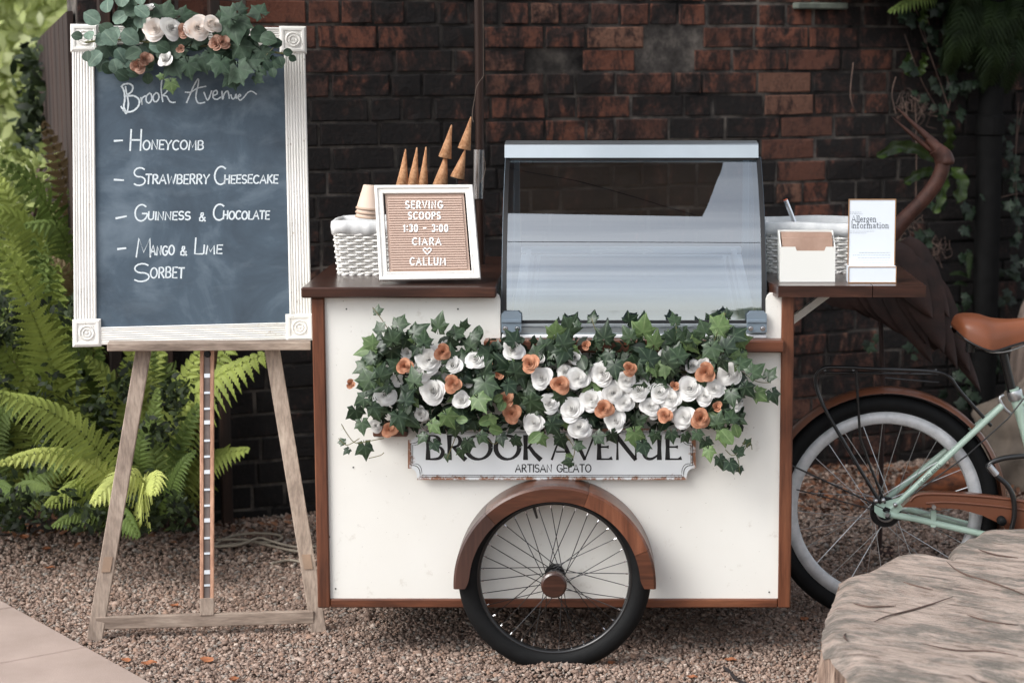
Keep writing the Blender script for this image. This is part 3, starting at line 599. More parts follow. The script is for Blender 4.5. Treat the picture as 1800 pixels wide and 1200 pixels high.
# ================================================================ LETTERING (single-stroke glyphs, unit height)
def arc(cx, cy, rx, ry, a0, a1, n=9): return [(cx+rx*math.cos(R(a0+(a1-a0)*i/(n-1))), cy+ry*math.sin(R(a0+(a1-a0)*i/(n-1)))) for i in range(n)]
G = {
 'A': (.72, [[(0, 0), (.36, 1), (.72, 0)], [(.12, .34), (.6, .34)]]),
 'B': (.6, [[(.05, 0), (.05, 1), (.3, 1)]+arc(.3, .76, .24, .24, 90, -90, 7)+[(.05, .52)], [(.05, .52), (.32, .52)]+arc(.32, .26, .28, .26, 90, -90, 7)+[(.05, 0)]]),
 'C': (.66, [arc(.38, .5, .36, .5, 50, 310, 15)]),
 'D': (.66, [[(.05, 0), (.05, 1), (.25, 1)]+arc(.25, .5, .4, .5, 90, -90, 11)+[(.05, 0)]]),
 'E': (.52, [[(.52, 1), (.05, 1), (.05, 0), (.52, 0)], [(.05, .52), (.44, .52)]]),
 'G': (.72, [arc(.38, .5, .36, .5, 50, 350, 17)+[(.72, .45), (.45, .45)]]),
 'H': (.64, [[(.05, 0), (.05, 1)], [(.6, 0), (.6, 1)], [(.05, .5), (.6, .5)]]),
 'I': (.1, [[(.05, 0), (.05, 1)]]),
 'K': (.6, [[(.05, 0), (.05, 1)], [(.56, 1), (.06, .45)], [(.2, .58), (.6, 0)]]),
 'L': (.5, [[(.05, 1), (.05, 0), (.5, 0)]]),
 'M': (.8, [[(.02, 0), (.1, 1), (.4, .25), (.7, 1), (.78, 0)]]),
 'N': (.66, [[(.05, 0), (.05, 1), (.6, 0), (.6, 1)]]),
 'O': (.76, [arc(.38, .5, .36, .5, 90, 450, 19)]),
 'P': (.56, [[(.05, 0), (.05, 1), (.28, 1)]+arc(.28, .74, .26, .26, 90, -90, 7)+[(.05, .48)]]),
 'R': (.6, [[(.05, 0), (.05, 1), (.28, 1)]+arc(.28, .75, .25, .25, 90, -90, 7)+[(.05, .5)], [(.25, .5), (.6, 0)]]),
 'S': (.56, [arc(.28, .74, .25, .26, 40, 270, 9)+arc(.28, .25, .27, .25, 90, -140, 9)]),
 'T': (.6, [[(0, 1), (.6, 1)], [(.3, 1), (.3, 0)]]),
 'U': (.64, [[(.05, 1), (.05, .3)]+arc(.32, .3, .27, .3, 180, 360, 9)+[(.59, 1)]]),
 'V': (.66, [[(0, 1), (.33, 0), (.66, 1)]]),
 'W': (.9, [[(0, 1), (.22, 0), (.45, .8), (.68, 0), (.9, 1)]]),
 'Y': (.62, [[(0, 1), (.3, .5), (.62, 1)], [(.3, .5), (.28, 0)]]),
 '1': (.3, [[(.05, .8), (.22, 1), (.22, 0)]]),
 '3': (.52, [arc(.25, .75, .22, .25, 140, -90, 9)+arc(.25, .26, .25, .26, 90, -140, 9)]),
 '0': (.56, [arc(.28, .5, .26, .5, 90, 450, 17)]),
 '-': (.4, [[(0, .5), (.4, .5)]]), ':': (.1, [[(.05, .7), (.05, .78)], [(.05, .2), (.05, .28)]]), ' ': (.4, []),
 '&': (.7, [[(.68, .0), (.2, .7), (.24, .95), (.42, .95), (.44, .72), (.1, .35), (.12, .05), (.4, 0), (.62, .4)]]),
 'l': (.2, [[(.1, 0), (.1, 1)], [(.02, 1), (.1, 1)], [(.0, 0), (.2, 0)]]),
 'e': (.46, [[(.04, .34), (.42, .34)]+arc(.23, .33, .2, .32, 20, 320, 11)]),
 'r': (.34, [[(.1, 0), (.1, .64), (.0, .64)], [(.1, .45), (.2, .62), (.33, .6)], [(0, 0), (.22, 0)]]),
 'g': (.48, [arc(.22, .4, .18, .22, 90, 450, 11), [(.12, .2), (.06, .08), (.38, .02), (.44, -.16), (.2, -.28), (.03, -.14), (.12, .02)], [(.36, .56), (.47, .64)]]),
 'n': (.52, [[(.08, 0), (.08, .64), (0, .64)], [(.08, .48), (.24, .64), (.4, .58), (.42, 0)], [(0, 0), (.17, 0)], [(.34, 0), (.5, 0)]]),
 'f': (.34, [[(.1, 0), (.1, .8), (.2, 1), (.34, .96)], [(0, .62), (.26, .62)], [(0, 0), (.22, 0)]]),
 'o': (.48, [arc(.24, .32, .21, .32, 90, 450, 13)]),
 'm': (.84, [[(.08, 0), (.08, .64), (0, .64)], [(.08, .48), (.22, .64), (.38, .58), (.4, 0)], [(.4, .48), (.55, .64), (.71, .58), (.73, 0)], [(0, 0), (.17, 0)], [(.32, 0), (.5, 0)], [(.65, 0), (.83, 0)]]),
 'a': (.46, [[(.06, .52), (.18, .64), (.34, .6), (.36, .1), (.45, 0)], [(.36, .38), (.14, .32), (.04, .16), (.14, 0), (.36, .14)]]),
 't': (.32, [[(.12, .85), (.12, .12), (.2, 0), (.32, .05)], [(0, .62), (.3, .62)]]),
 'i': (.22, [[(.11, 0), (.11, .64), (.02, .64)], [(.11, .84), (.11, .9)], [(0, 0), (.22, 0)]]),
}
def text(mb, s, x0, x1, yb, yt, plane, wpx, gap=.16, jit=0, slant=0, th=.0006):
    """plane: (p0, n); x, y in photograph pixels only to measure where the lettering stands on its real surface"""
    tot = sum(G[c][0]+gap for c in s)-gap; x = 0; p0, n = plane
    for c in s:
        wd, strokes = G[c]; jy = U(-jit, jit); js = 1+U(-jit, jit)
        for st in strokes:
            pts = []
            for (gx, gy) in st:
                qx = x0+(x+gx+slant*gy)/tot*(x1-x0); qy = yb-(gy*js+jy)*(yb-yt); pts.append(onp(qx+U(-jit, jit)*3, qy, p0, n))
            k = pts[0]; ww = wpx/pm_px(k.y); e = (pts[1]-pts[0]).normalized()*ww*.35; pts[0] = pts[0]-e
            e = (pts[-1]-pts[-2]).normalized()*ww*.35; pts[-1] = pts[-1]+e
            mb.ribbon(pts, ww*(1+U(-jit, jit)*2), n, th)
        x += wd+gap
# ================================================================ CART
cart = thing('ice_cream_cart', at(970, 1068, .3)*1.0-Vector((0, 0, at(970, 1068, .3).z)), 'cream painted wooden ice cream cart with dark walnut counter and single spoked wheel in front', 'ice cream cart')
A = lambda px, py, Y=0.0: at(px, py, Y)
XL, XR = A(553, 800).x, A(1393, 800).x; ZB, ZT = A(970, 1068).z, A(700, 524).z; YB = .74
lw = A(575, 800).x; rw = A(1371, 800).x
MB().box((XL, 0, ZB), (lw, .05, ZT), .003).build('post', m_trimz, cart)
MB().box((rw, 0, ZB), (XR, .05, A(1385, 517).z), .003).build('post', m_trimz, cart)
MB().box((XL, YB-.05, ZB), (lw, YB, ZT), .003).build('post', m_trimz, cart); MB().box((rw, YB-.05, ZB), (XR, YB, ZT), .003).build('post', m_trimz, cart)
MB().box((lw+.0005, .002, ZB), (rw-.0005, .045, A(970, 1053).z), .003).build('bottom_rail', m_trimx, cart)
zr = A(970, 1053).z
# front panel: stepped outline with rounded upper corners
xa, xb = A(879, 560).x, A(1347, 560).x; zl = A(1100, 600).z; z1 = A(800, 515).z; r = .02
poly = [(lw, zr), (rw, zr), (rw, z1-r)]+[(rw-0+0, z1)][:0]
poly += [(rw, z1), (xb+r, z1)]+[(xb+r-r*math.sin(R(a)), z1-r+r*math.cos(R(a))) for a in (30, 60, 90)]+[(xb, zl), (xa, zl)]
poly += [(xa-r+r*math.cos(R(a)), z1-r+r*math.sin(R(a))) for a in (0, 30, 60, 90)]+[(xa-r, z1), (lw, z1)]
MB().prism([(x, .012, z) for x, z in poly], (0, .018, 0)).build('front_panel', m_cream, cart)
MB().box((XL+.012, .05, ZB+.01), (XL+.03, YB-.05, ZT-.03)).build('side_panel', m_cream, cart); MB().box((XR-.03, .05, ZB+.01), (XR-.012, YB-.05, ZT-.03)).build('side_panel', m_cream, cart)
MB().box((XL+.03, YB-.03, ZB+.01), (XR-.03, YB-.015, ZT-.03)).build('back_panel', m_cream, cart); MB().box((XL+.031, .035, ZB+.012), (XR-.031, YB-.031, ZB+.03)).build('floor_panel', m_darkpost, cart)
for px, py in ((609, 543), (805, 543), (590, 1034), (579, 943), (621, 821), (1130, 1040), (1352, 1040)):
    p = A(px, py, .012); MB().lathe([(.0001, -.0015), (.0022, -.0015), (.0022, .001)], p, (0, 1, 0), 8).build('screw', m_black, cart)
# ledge under the glass case
zt, zb2 = A(1100, 598, -.03).z, A(1100, 620, -.035).z
MB().box((A(850, 610, -.035).x, -.035, zb2), (A(1379, 610, -.035).x, .10, zt), .004).build('ledge', m_trimx, cart)
# left counter of boards and right hand flap shelf
zc = A(700, 505, -.03).z; zcb = A(700, 524, -.03).z
xl, xr = A(529, 515, -.03).x, A(872, 515, -.03).x
MB().box((xl, -.03, zcb), (xr, .77, zc), .004).build('counter_top', m_walnut, cart)
sx0, sx1, sx2 = A(1368, 505, -.03).x, A(1534, 505, -.03).x, A(1628, 505, -.03).x
def shelfpart(x0, x1, cut):
    pl = [(x0+cut, -.03), (x1, -.03), (x1, .75), (x0, .75), (x0, .05 if cut else .75)]
    if not cut: pl = [(x0, -.03), (x1, -.03), (x1, .75), (x0, .75)]
    MB().prism([(x, y, zc+.004) for x, y in pl], (0, 0, -.030)).build('shelf_board', m_walnut, cart)
shelfpart(A(1350, 484, .06).x, sx1-.001, sx0-A(1350, 484, .06).x); shelfpart(sx1+.001, sx2, 0)
p0, p1 = A(1396, 560, .25), A(1460, 512, .25); d = (p1-p0).normalized()
MB().obox((p0+p1)/2-d*.01, (d, Vector((0, 1, 0)), d.cross(Vector((0, 1, 0)))), ((p1-p0).length/2+.02, .012, .010), .001).build('shelf_brace', m_cream, cart)
# wheel
WY = -.06; wc = A(975, 1014, WY); RT = .2575
wh = bpy.data.objects.new('wheel', MB().mesh('wheel', None)); 
wh = MB().lathe([(RT-.028+.028*math.cos(R(a))*1.0, .024*math.sin(R(a))) for a in range(0, 360, 24)], wc, (0, 1, 0), 96, True).build('wheel', m_rubber, cart, True)
MB().lathe([(RT-.050, -.014), (RT-.057, -.012), (RT-.060, 0), (RT-.057, .012), (RT-.050, .014), (RT-.044, 0)], wc, (0, 1, 0), 96, True).build('rim', m_blackp, wh, True)
m = MB()
for k in range(36):
    a = 2*math.pi*k/36+.05; s = 1 if k % 2 else -1; b = a+s*R(72)*(1 if (k//2) % 2 else -1)
    h = wc+Vector((math.cos(b)*.022, .026*s-.004, math.sin(b)*.022)); e = wc+Vector((math.cos(a)*(RT-.059), 0, math.sin(a)*(RT-.059)))
    m = MB(); m.tube([h, e], .0012, 5); 
    sp = m.build('spoke', m_blackp, wh)
m = MB()
for k in range(36):
    a = 2*math.pi*k/36+.05; d = Vector((math.cos(a), 0, math.sin(a))); m.tube([wc+d*(RT-.061), wc+d*(RT-.068)], .0022, 6)
m.build('spoke_nipples', m_chrome, wh, kind='stuff')
MB().lathe([(.0001, -.05), (.012, -.05), (.012, -.034), (.027, -.032), (.028, -.026), (.016, -.022), (.014, .022), (.027, .026), (.028, .032), (.012, .034), (.012, .06)], wc, (0, 1, 0), 24).build('hub', m_blackp, wh, True)
MB().lathe([(.0001, -.088), (.029, -.088), (.034, -.084), (.0345, -.066), (.031, -.06), (.0001, -.06)], wc, (0, 1, 0), 32).build('hub_cap', m_walnut, wh, False)
va = R(106); vd = Vector((math.cos(va), 0, math.sin(va))); MB().tube([wc+vd*(RT-.055), wc+vd*(RT-.09)], [.0045, .003], 8).build('valve', m_blackp, wh)
MB().box((wc.x-.012, .0, wc.z-.02), (wc.x+.012, .011, wc.z+.02), .002).build('axle_plate', m_blackp, cart)
# wooden mudguard: three joined segments
fcn = A(975, 1029, -.11); ro, ri_ = 182/pm_px(-.11), 154/pm_px(-.11)
def fend(a0, a1, r0, r1, n=22):
    m = MB(); vs = []; y0, y1 = -.112, .011
    for i in range(n+1):
        a = R(a0+(a1-a0)*i/n); c, s = math.cos(a), math.sin(a)
        aa = a0+(a1-a0)*i/n
        ri2 = r0+(min(1, max(0, (8-min(aa+2.5, 182.5-aa))/8)))**2*.012
        for (rr, y) in ((ri2, y0), (r1-.006, y0), (r1, y0+.006), (r1, y1), (ri2, y1)): vs.append((fcn.x+rr*c, y, fcn.z+rr*s))
    fs = [(i*5+k, i*5+(k+1) % 5, (i+1)*5+(k+1) % 5, (i+1)*5+k) for i in range(n) for k in range(5)]+[(0, 1, 2, 3, 4), tuple(range(n*5+4, n*5-1, -1))]
    return m.add(vs, fs)
fe = fend(133.2, 182, ri_, ro).build('mudguard', wood('mudguard_dark', srgb(54, 36, 30), srgb(74, 49, 41), srgb(92, 64, 52), 'Z', .4, .2, 14), cart)
fend(70.2, 133, ri_, ro).build('mudguard_segment', m_walnutz, fe); fend(21.2, 70, ri_, ro).build('mudguard_segment', wood('mudguard_light', srgb(84, 48, 32), srgb(122, 74, 52), srgb(148, 98, 72), 'Z', .38, .2, 16), fe); fend(-2, 21, ri_, ro, 8).build('mudguard_segment', m_walnutz, fe)
# ---------------------------------------------------------------- glass case
case = thing('display_case', (A(1112, 590, .3).x, .35, zt), 'silver framed ice cream display case with curved front glass on the cart', 'display case')
gp = [(.028, A(1100, 563, .03).z), (.040, 1.03), (.065, 1.10), (.11, 1.18), (.16, 1.245), (.22, 1.305), (.285, A(1100, 277, .285).z)]
gz0 = gp[0][1]; gx0, gx1 = A(886, 500, .06).x, A(1343, 500, .06).x
sp_ = smooth_path([(0, y, z) for y, z in gp], 6)
gob = MB().grid(lambda u, v: (gx0+(gx1-gx0)*u, sp_[int(round(v*(len(sp_)-1)))].y, sp_[int(round(v*(len(sp_)-1)))].z), 1, len(sp_)-1).build('front_glass', m_glass, case, True)
m = MB(); th = .004
for x in (gx0, gx1):
    s = 1 if x == gx0 else -1
    m = MB(); L = len(sp_)
    vs = []
    for q in sp_: vs += [(x-s*.004, q.y-.004, q.z), (x+s*.008, q.y-.004, q.z), (x+s*.008, q.y+.010, q.z), (x-s*.004, q.y+.010, q.z)]
    m.add(vs, [(i*4+k, i*4+(k+1) % 4, i*4+4+(k+1) % 4, i*4+4+k) for i in range(L-1) for k in range(4)]); m.build('glass_seal', m_seal, case)
    # side frame profile (grey) behind the seal
    m = MB(); vs = []
    for q in sp_: vs += [(x-s*.006, q.y+.0115, q.z), (x+s*.020, q.y+.0115, q.z), (x+s*.020, q.y+.03, q.z), (x-s*.006, q.y+.03, q.z)]
    m.add(vs, [(i*4+k, i*4+(k+1) % 4, i*4+4+(k+1) % 4, i*4+4+k) for i in range(L-1) for k in range(4)]); m.build('side_frame', m_alu_l, case)
    pl = [(x, q.y+.03, q.z) for q in sp_]+[(x, .70, sp_[-1].z), (x, .70, gz0)]
    MB().add(pl, [tuple(range(len(pl)))]).build('side_glass', m_glass_s, case)
ztop0, ztop1 = A(1100, 277, .285).z, A(1100, 252, .285).z
vs = [(.272, ztop0), (.280, ztop1-.004), (.290, ztop1), (.36, ztop1+.004), (.36, ztop0)]
MB().prism([(A(887, 264, .28).x, y, z) for y, z in vs], (A(1333, 264, .28).x-A(887, 264, .28).x, 0, 0)).build('top_bar', m_alu, case)
MB().box((gx0+.01, .276, ztop0-.007), (gx1-.01, .30, ztop0-.0005)).build('top_seal', m_seal, case)
MB().box((gx0, .36, ztop0), (gx1, .71, ztop0+.006)).build('top_glass', m_glass_s, case)
for x in (gx0+.008, gx1-.008): MB().box((x-.009, .69, gz0-.03), (x+.009, .71, ztop0-.001), .002).build('rear_post', m_alu_l, case)
# bottom rails: three stepped aluminium strips
zz = [A(1100, y, .02).z for y in (567, 573, 578, 586, 592, 598)]
MB().box((gx0+.02, .018, gz0-.006), (gx1-.02, .04, gz0+.001)).build('bottom_seal', m_seal, case)
MB().box((gx0-.002, .006, zz[1]), (gx1+.002, .05, gz0-.0065), .002).build('bottom_rail', m_alu, case); MB().box((gx0-.002, .012, zz[3]), (gx1+.002, .05, zz[1]-.001), .002).build('bottom_rail', m_alu, case)
MB().box((gx0-.004, .004, zt+.0005), (gx1+.004, .05, zz[3]-.001), .002).build('bottom_rail', m_inner, case)
for px in (899, 1330):
    c = A(px, 565, 0); h = .0265
    pl = [(c.x-h, c.z-.028), (c.x+h, c.z-.028), (c.x+h, c.z+.020), (c.x+h-.008, c.z+.028), (c.x-h+.008, c.z+.028), (c.x-h, c.z+.020)]
    b = MB().prism([(x, -.006, z) for x, z in pl], (0, .010, 0)).build('corner_bracket', m_alu_l, case)
    MB().box((c.x-h, -.010, c.z-.002), (c.x+h, -.0062, c.z+.006), .001).build('bracket_ridge', m_alu_l, b)
    for q in (-1, 1): MB().lathe([(.0001, -.004), (.004, -.004), (.005, 0), (.007, 0)], (c.x+q*.016, -.0065, c.z-.018), (0, 1, 0), 12).build('bolt', m_chrome, b)
# tub walls, deck and sliding lid inside the case
fy, fz, by, bz = .055, gz0+.004, .66, A(1100, 446, .66).z
def dk(u, v, up=0): return Vector((gx0+.022+(gx1-gx0-.044)*u, fy+(by-fy)*v, fz+(bz-fz)*v+up))
m = MB()
m.add([dk(0, 0), dk(1, 0), dk(1, 1), dk(0, 1)], [(0, 1, 2, 3)]); m.add([dk(0, 0), dk(1, 0), dk(1, 0)-Vector((0, 0, .1)), dk(0, 0)-Vector((0, 0, .1))], [(0, 3, 2, 1)]); m.build('deck', m_inner, case)
def railb(a, b, w, h, name, mt): 
    d = (b-a).normalized(); s = Vector((0, 0, 1)).cross(d).normalized(); n = d.cross(s)
    return MB().obox((a+b)/2, (d, s, n), ((b-a).length/2, w/2, h/2), .002).build(name, mt, case)
railb(dk(0, 1, .012), dk(1, 1, .012), .016, .020, 'back_rail', m_inner)
for u in (.035, .965): railb(dk(u, .02, .010), dk(u, .98, .010), .014, .016, 'side_rail', m_inner)
for u in (.068, .932): railb(dk(u, .03, .006), dk(u, .9, .006), .006, .010, 'side_rail', m_alu)
railb(dk(.09, .9, .008), dk(.91, .9, .008), .01, .012, 'lid_edge', m_inner)
MB().add([dk(.09, .02, .012), dk(.91, .02, .012), dk(.91, .9, .012), dk(.09, .9, .012)], [(0, 1, 2, 3)]).build('sliding_lid', m_glass_l, case)
a, b = A(1040, 442, .63), A(1148, 442, .63); railb(a, b, .02, .010, 'lid_handle', m_lwhite)
for px in (1056, 1132): q = A(px, 452, .62); MB().box((q.x-.003, .615, q.z-.012), (q.x+.003, .625, q.z+.012)).build('handle_post', m_lwhite, case)
# ================================================================ SIGN ON THE CART
SY = -.012; sp0 = Vector((0, SY, 0)); FN = Vector((0, -1, 0))
def rustsign():
    t = NT('enamel_sign'); g = t.n('ShaderNodeTexCoord'); sx = t.n('ShaderNodeSeparateXYZ'); t.l(g.outputs['Generated'], sx.inputs[0])
    ex = t.math('ABSOLUTE', t.math('SUBTRACT', sx.outputs[0], .5)); ez = t.math('ABSOLUTE', t.math('SUBTRACT', sx.outputs[2], .5))
    e = t.math('MAXIMUM', t.math('ADD', t.math('MULTIPLY', ex, 6.0), -2.42), t.math('ADD', ez, .05))
    n = t.noise(t.coord('Object'), 38, 8, .8); v = t.math('ADD', e, t.math('MULTIPLY', n, .62))
    a = t.mix(srgb(216, 220, 222), srgb(136, 94, 70), t.ramp(v, [(.80, 0.0), (.86, 1.0)]))
    a = t.mix(a, srgb(66, 48, 40), t.ramp(t.noise(t.coord('Object'), 90, 5, .8), [(.66, 0.0), (.72, .7)]))
    return t.pbr(a, .4, 0, .5, bump=n, bs=.15)
sg = thing('sign', A(970, 842, 0)-Vector((0, 0, 0)), 'white enamel sign with rusty edges reading BROOK AVENUE ARTISAN GELATO above the wheel', 'sign')
def signpoly(ins, Y):
    hx_, hy_ = (1223-717)/2-ins, (843-753)/2-ins; cx_, cy_ = 970, 798; out = []
    q = [(hx_, -(hy_-20)), (hx_, hy_-20), (hx_-5, hy_-20)]+[(hx_-5-11*math.sin(R(a)), hy_-20+14*(1-math.cos(R(a)))) for a in (22, 45, 68, 90)]+[(hx_-16, hy_)]
    q = q[1:]
    for sx_, sy_, rev in ((1, 1, 0), (-1, 1, 1), (-1, -1, 0), (1, -1, 1)):
        z_ = [(cx_+sx_*x, cy_+sy_*y) for x, y in q]; out += z_[::-1] if rev else z_
    return [A(x, y, Y) for x, y in out]
MB().prism(signpoly(0, SY), (0, .003, 0)).build('sign_plate', rustsign(), sg)
m = MB()
for ins, ww in ((5.5, 1.3), (8.5, 1.0)):
    q = signpoly(ins, SY); m.ribbon(q+[q[0], q[1]], ww/660, FN, .0005)
m.build('border_lines', m_black, sg)
for px in (733, 1208): MB().lathe([(.0001, -.001), (.003, -.001), (.003, .0005)], A(px, 766, SY), (0, 1, 0), 10).build('nail', m_black, sg)
T_, K_ = .19, .09
def el(cx, cy, rx, ry):
    p = [(cx+rx*math.cos(R(a)), cy+ry*math.sin(R(a))) for a in range(0, 361, 15)]; return p, [K_+(T_-K_)*abs(math.cos(R(a-12)))**1.3 for a in range(0, 361, 15)]
SG = {
 'B': [([(.12, 0), (.12, .5), (.12, 1)], [.2, .15, .2]), ([(.1, .97), (.34, .97), (.5, .9), (.55, .76), (.46, .6), (.12, .55)], [.06, .07, .12, .15, .1, .07]), ([(.12, .55), (.5, .54), (.66, .42), (.68, .24), (.52, .06), (.1, .03)], [.07, .08, .13, .17, .12, .06])],
 'R': [([(.12, 0), (.12, .5), (.12, 1)], [.2, .15, .2]), ([(.1, .97), (.34, .97), (.52, .9), (.58, .74), (.46, .56), (.12, .5)], [.06, .07, .12, .16, .1, .07]), ([(.3, .52), (.55, .24), (.82, 0)], [.13, .16, .2])],
 'O': [el(.5, .5, .43, .47)],
 'K': [([(.12, 0), (.12, .5), (.12, 1)], [.2, .15, .2]), ([(.2, .46), (.68, 1)], [.07, .1]), ([(.26, .56), (.5, .26), (.8, 0)], [.14, .16, .2])],
 'A': [([(.02, 0), (.2, .48), (.44, 1)], [.09, .07, .06]), ([(.38, 1), (.62, .5), (.86, 0)], [.13, .16, .2]), ([(.2, .33), (.7, .33)], .065)],
 'V': [([(.0, 1), (.22, .5), (.46, 0)], [.2, .16, .12]), ([(.44, 0), (.68, .6), (.84, 1)], [.06, .07, .1])],
 'E': [([(.12, 0), (.12, .5), (.12, 1)], [.2, .15, .2]), ([(.1, .965), (.5, .965), (.62, .93)], [.07, .07, .15]), ([(.12, .52), (.42, .52), (.52, .52)], [.07, .07, .14]), ([(.1, .035), (.52, .035), (.66, .08)], [.07, .07, .16])],
 'N': [([(.12, 0), (.12, .5), (.12, 1)], [.11, .07, .09]), ([(.06, 1), (.45, .5), (.86, 0)], [.18, .17, .16]), ([(.86, 0), (.86, .5), (.86, 1)], [.07, .07, .11])],
 'U': [([(.1, 1), (.11, .5), (.14, .22), (.28, .06), (.5, .06), (.72, .2)], [.2, .14, .14, .12, .1, .07]), ([(.78, 1), (.78, .5), (.78, 0)], [.2, .15, .2])],
}
m = MB()
for c, x0, x1 in (('B', 747, 781), ('R', 785, 820), ('O', 816, 866), ('O', 868, 916), ('K', 919, 953), ('A', 969, 1006), ('V', 1008, 1046), ('E', 1048, 1076), ('N', 1080, 1122), ('U', 1126, 1164), ('E', 1168, 1198)):
    wg = {'B': .75, 'R': .85, 'O': 1.0, 'K': .85, 'A': .9, 'V': .86, 'E': .66, 'N': .96, 'U': .9}[c]; yb, yt = 808, 764
    for pts, ws in SG[c]:
        if not hasattr(ws, '__len__'): ws = [ws]*len(pts)
        if len(pts) > 3 and c != 'O':
            q = smooth_path([Vector((a, b, w_)) for (a, b), w_ in zip(pts, ws)], 4)
        else: q = [Vector((a, b, w_)) for (a, b), w_ in zip(pts, ws)]
        m.ribbon([A(x0+v.x/wg*(x1-x0), yb-v.y*(yb-yt), SY) for v in q], [v.z*(yb-yt)/660 for v in q], FN, .0006)
m.build('lettering', m_black, sg)
m = MB(); text(m, 'ARTISAN GELATO', 906, 1039, 829, 816, (sp0, FN), 2.0, .15); m.build('lettering', m_black, sg)
MB().box((A(655, 750, -.02).x, -.018, A(900, 768, -.02).z), (A(716, 750, -.02).x, .0115, A(900, 742, -.02).z), .003).build('garland_batten', m_trimx, cart)
# ================================================================ THINGS ON THE COUNTER
def basket(name, label, x0, x1, y0, y1, z0, z1, cat='basket'):
    b = thing(name, ((x0+x1)/2, (y0+y1)/2, z0), label, cat); fl = .012
    def per(t, z):                                           # rounded rectangle perimeter, flaring up
        f = (z-z0)/(z1-z0)*fl; a, bb, c, d = x0-f, x1+f, y0-f, y1+f; r_ = .02; W_, D_ = bb-a, d-c; P_ = 2*(W_+D_); s = (t % 1)*P_
        if s < W_: p, n = (a+s, c), (0, -1)
        elif s < W_+D_: p, n = (bb, c+s-W_), (1, 0)
        elif s < 2*W_+D_: p, n = (bb-(s-W_-D_), d), (0, 1)
        else: p, n = (a, d-(s-2*W_-D_)), (-1, 0)
        cx, cy = (a+bb)/2, (c+d)/2; q = Vector((p[0], p[1], z))
        for sx in (a+r_, bb-r_):
            for sy in (c+r_, d-r_):
                if (p[0]-sx)*(1 if sx > cx else -1) > 0 and (p[1]-sy)*(1 if sy > cy else -1) > 0:
                    v = Vector((p[0]-sx, p[1]-sy, 0)).normalized(); q = Vector((sx+v.x*r_, sy+v.y*r_, z)); n = (v.x, v.y)
        return q, Vector((n[0], n[1], 0))
    NS = int(2*((x1-x0)+(y1-y0))/.022); NS += NS % 2; rows = int((z1-z0-.03)/.0082)
    m = MB(); m2 = MB()
    for k in range(NS):
        m2.tube([per((k+.5)/NS, z0+(z1-z0)*q/4)[0] for q in range(5)], .0022, 5)
    for r_ in range(rows):
        z = z0+.006+r_*.0082; pts = []
        for k in range(NS*4):
            q, n = per(k/(NS*4), z); pts.append(q+n*.0042*math.cos(math.pi*(k/4+.0)+math.pi*r_)+Vector((0, 0, U(-.0006, .0006))))
        m.tube(pts, .0037, 6, True)
    for (zz_, ph) in ((z0+.002, 0), (z0+.002, math.pi)):
        pts = []
        for k in range(NS*4):
            q, n = per(k/(NS*4), zz_); pts.append(q+n*.003*math.cos(math.pi*k/4+ph)+Vector((0, 0, .003*math.sin(math.pi*k/4+ph))))
        m.tube(pts, .004, 6, True)
    mw = simple('white_wicker', srgb(214, 212, 206), srgb(232, 230, 226), .5, 0, 60)
    m.build('wicker_weave', mw, b, True, kind='stuff'); m2.build('stake', mw, b, True)
    MB().box((x0+.004, y0+.004, z0+.002), (x1-.004, y1-.004, z0+.008)).build('base', mw, b)
    # cloth liner folded over the rim
    prof = [(-.012, z1-.034), (.004, z1-.030), (.0065, z1-.012), (.005, z1+.002), (-.003, z1+.006), (-.009, z1-.002), (-.011, z1-.05), (-.013, z0+.02)]
    def fn(u, v):
        i = v*(len(prof)-1); i0 = min(int(i), len(prof)-2); f = i-i0; o, z = [prof[i0][k]*(1-f)+prof[i0+1][k]*f for k in (0, 1)]
        q, n = per(u, z1); wv = .0018*math.sin(u*61)+.0014*math.sin(u*143+2); drop = .0035*math.sin(u*37+1)*(1 if i < 2 else 0)
        return q+n*(o+wv*(1 if i < 4 else .6))+Vector((0, 0, z-z1+drop+(.002*math.sin(u*23))))
    MB().grid(fn, 96, 7, True).build('cloth_liner', simple('white_cotton', srgb(220, 222, 222), srgb(234, 235, 234), .85, 0, 30, bump=.3, transl=.1), b, True)
    return b
zc += .0005
cr = .0
q0 = A(588, 474, .22); q1 = A(600, 480, .22)
bx0, bx1 = A(590, 460, .30).x, A(700, 460, .30).x
basket('wicker_basket', 'white wicker basket with white cloth liner holding paper cups on the left counter', bx0+.012, bx1, .26, .44, zc, zc+.145)
# paper cups, two stacked upside down and tilted
m_cup = simple('paper_cup', srgb(206, 184, 166), srgb(214, 194, 178), .7, 0, 6); m_cupr = simple('cup_rim', srgb(186, 160, 140), None, .7)
cu = thing('paper_cups', A(648, 374, .34), 'stack of brown paper ice cream cups upside down in the white basket', 'cups')
ax = Vector((.10, 0, 1)).normalized(); cb = A(648, 374, .34)
for k in range(3):
    c = cb-ax*(.012*k)+ax*.012; hh = .065
    mm = MB().lathe([(.0001, hh), (.0205, hh), (.0215, hh-.002), (.0345, .002), (.036, .001), (.0368, -.0015), (.035, -.003), (.033, 0), (.0005, hh-.004)], c, ax, 28).build('cup', m_cup, cu, True)
    MB().lathe([(.0352, .004), (.0372, .001), (.0372, -.002), (.034, -.0032)], c, ax, 28).build('rim', m_cupr, mm, True)
m = MB(); lg = cb+ax*.048+Vector((.024, -.0225, 0)); m.ribbon([lg+Vector((0, 0, -.006)), lg+Vector((.001, 0, .003)), lg+Vector((.005, 0, .006)), lg+Vector((.006, 0, .001))], .0014, Vector((0.3, -1, .1)).normalized(), .0022); m.build('printed_mark', m_black, cu)
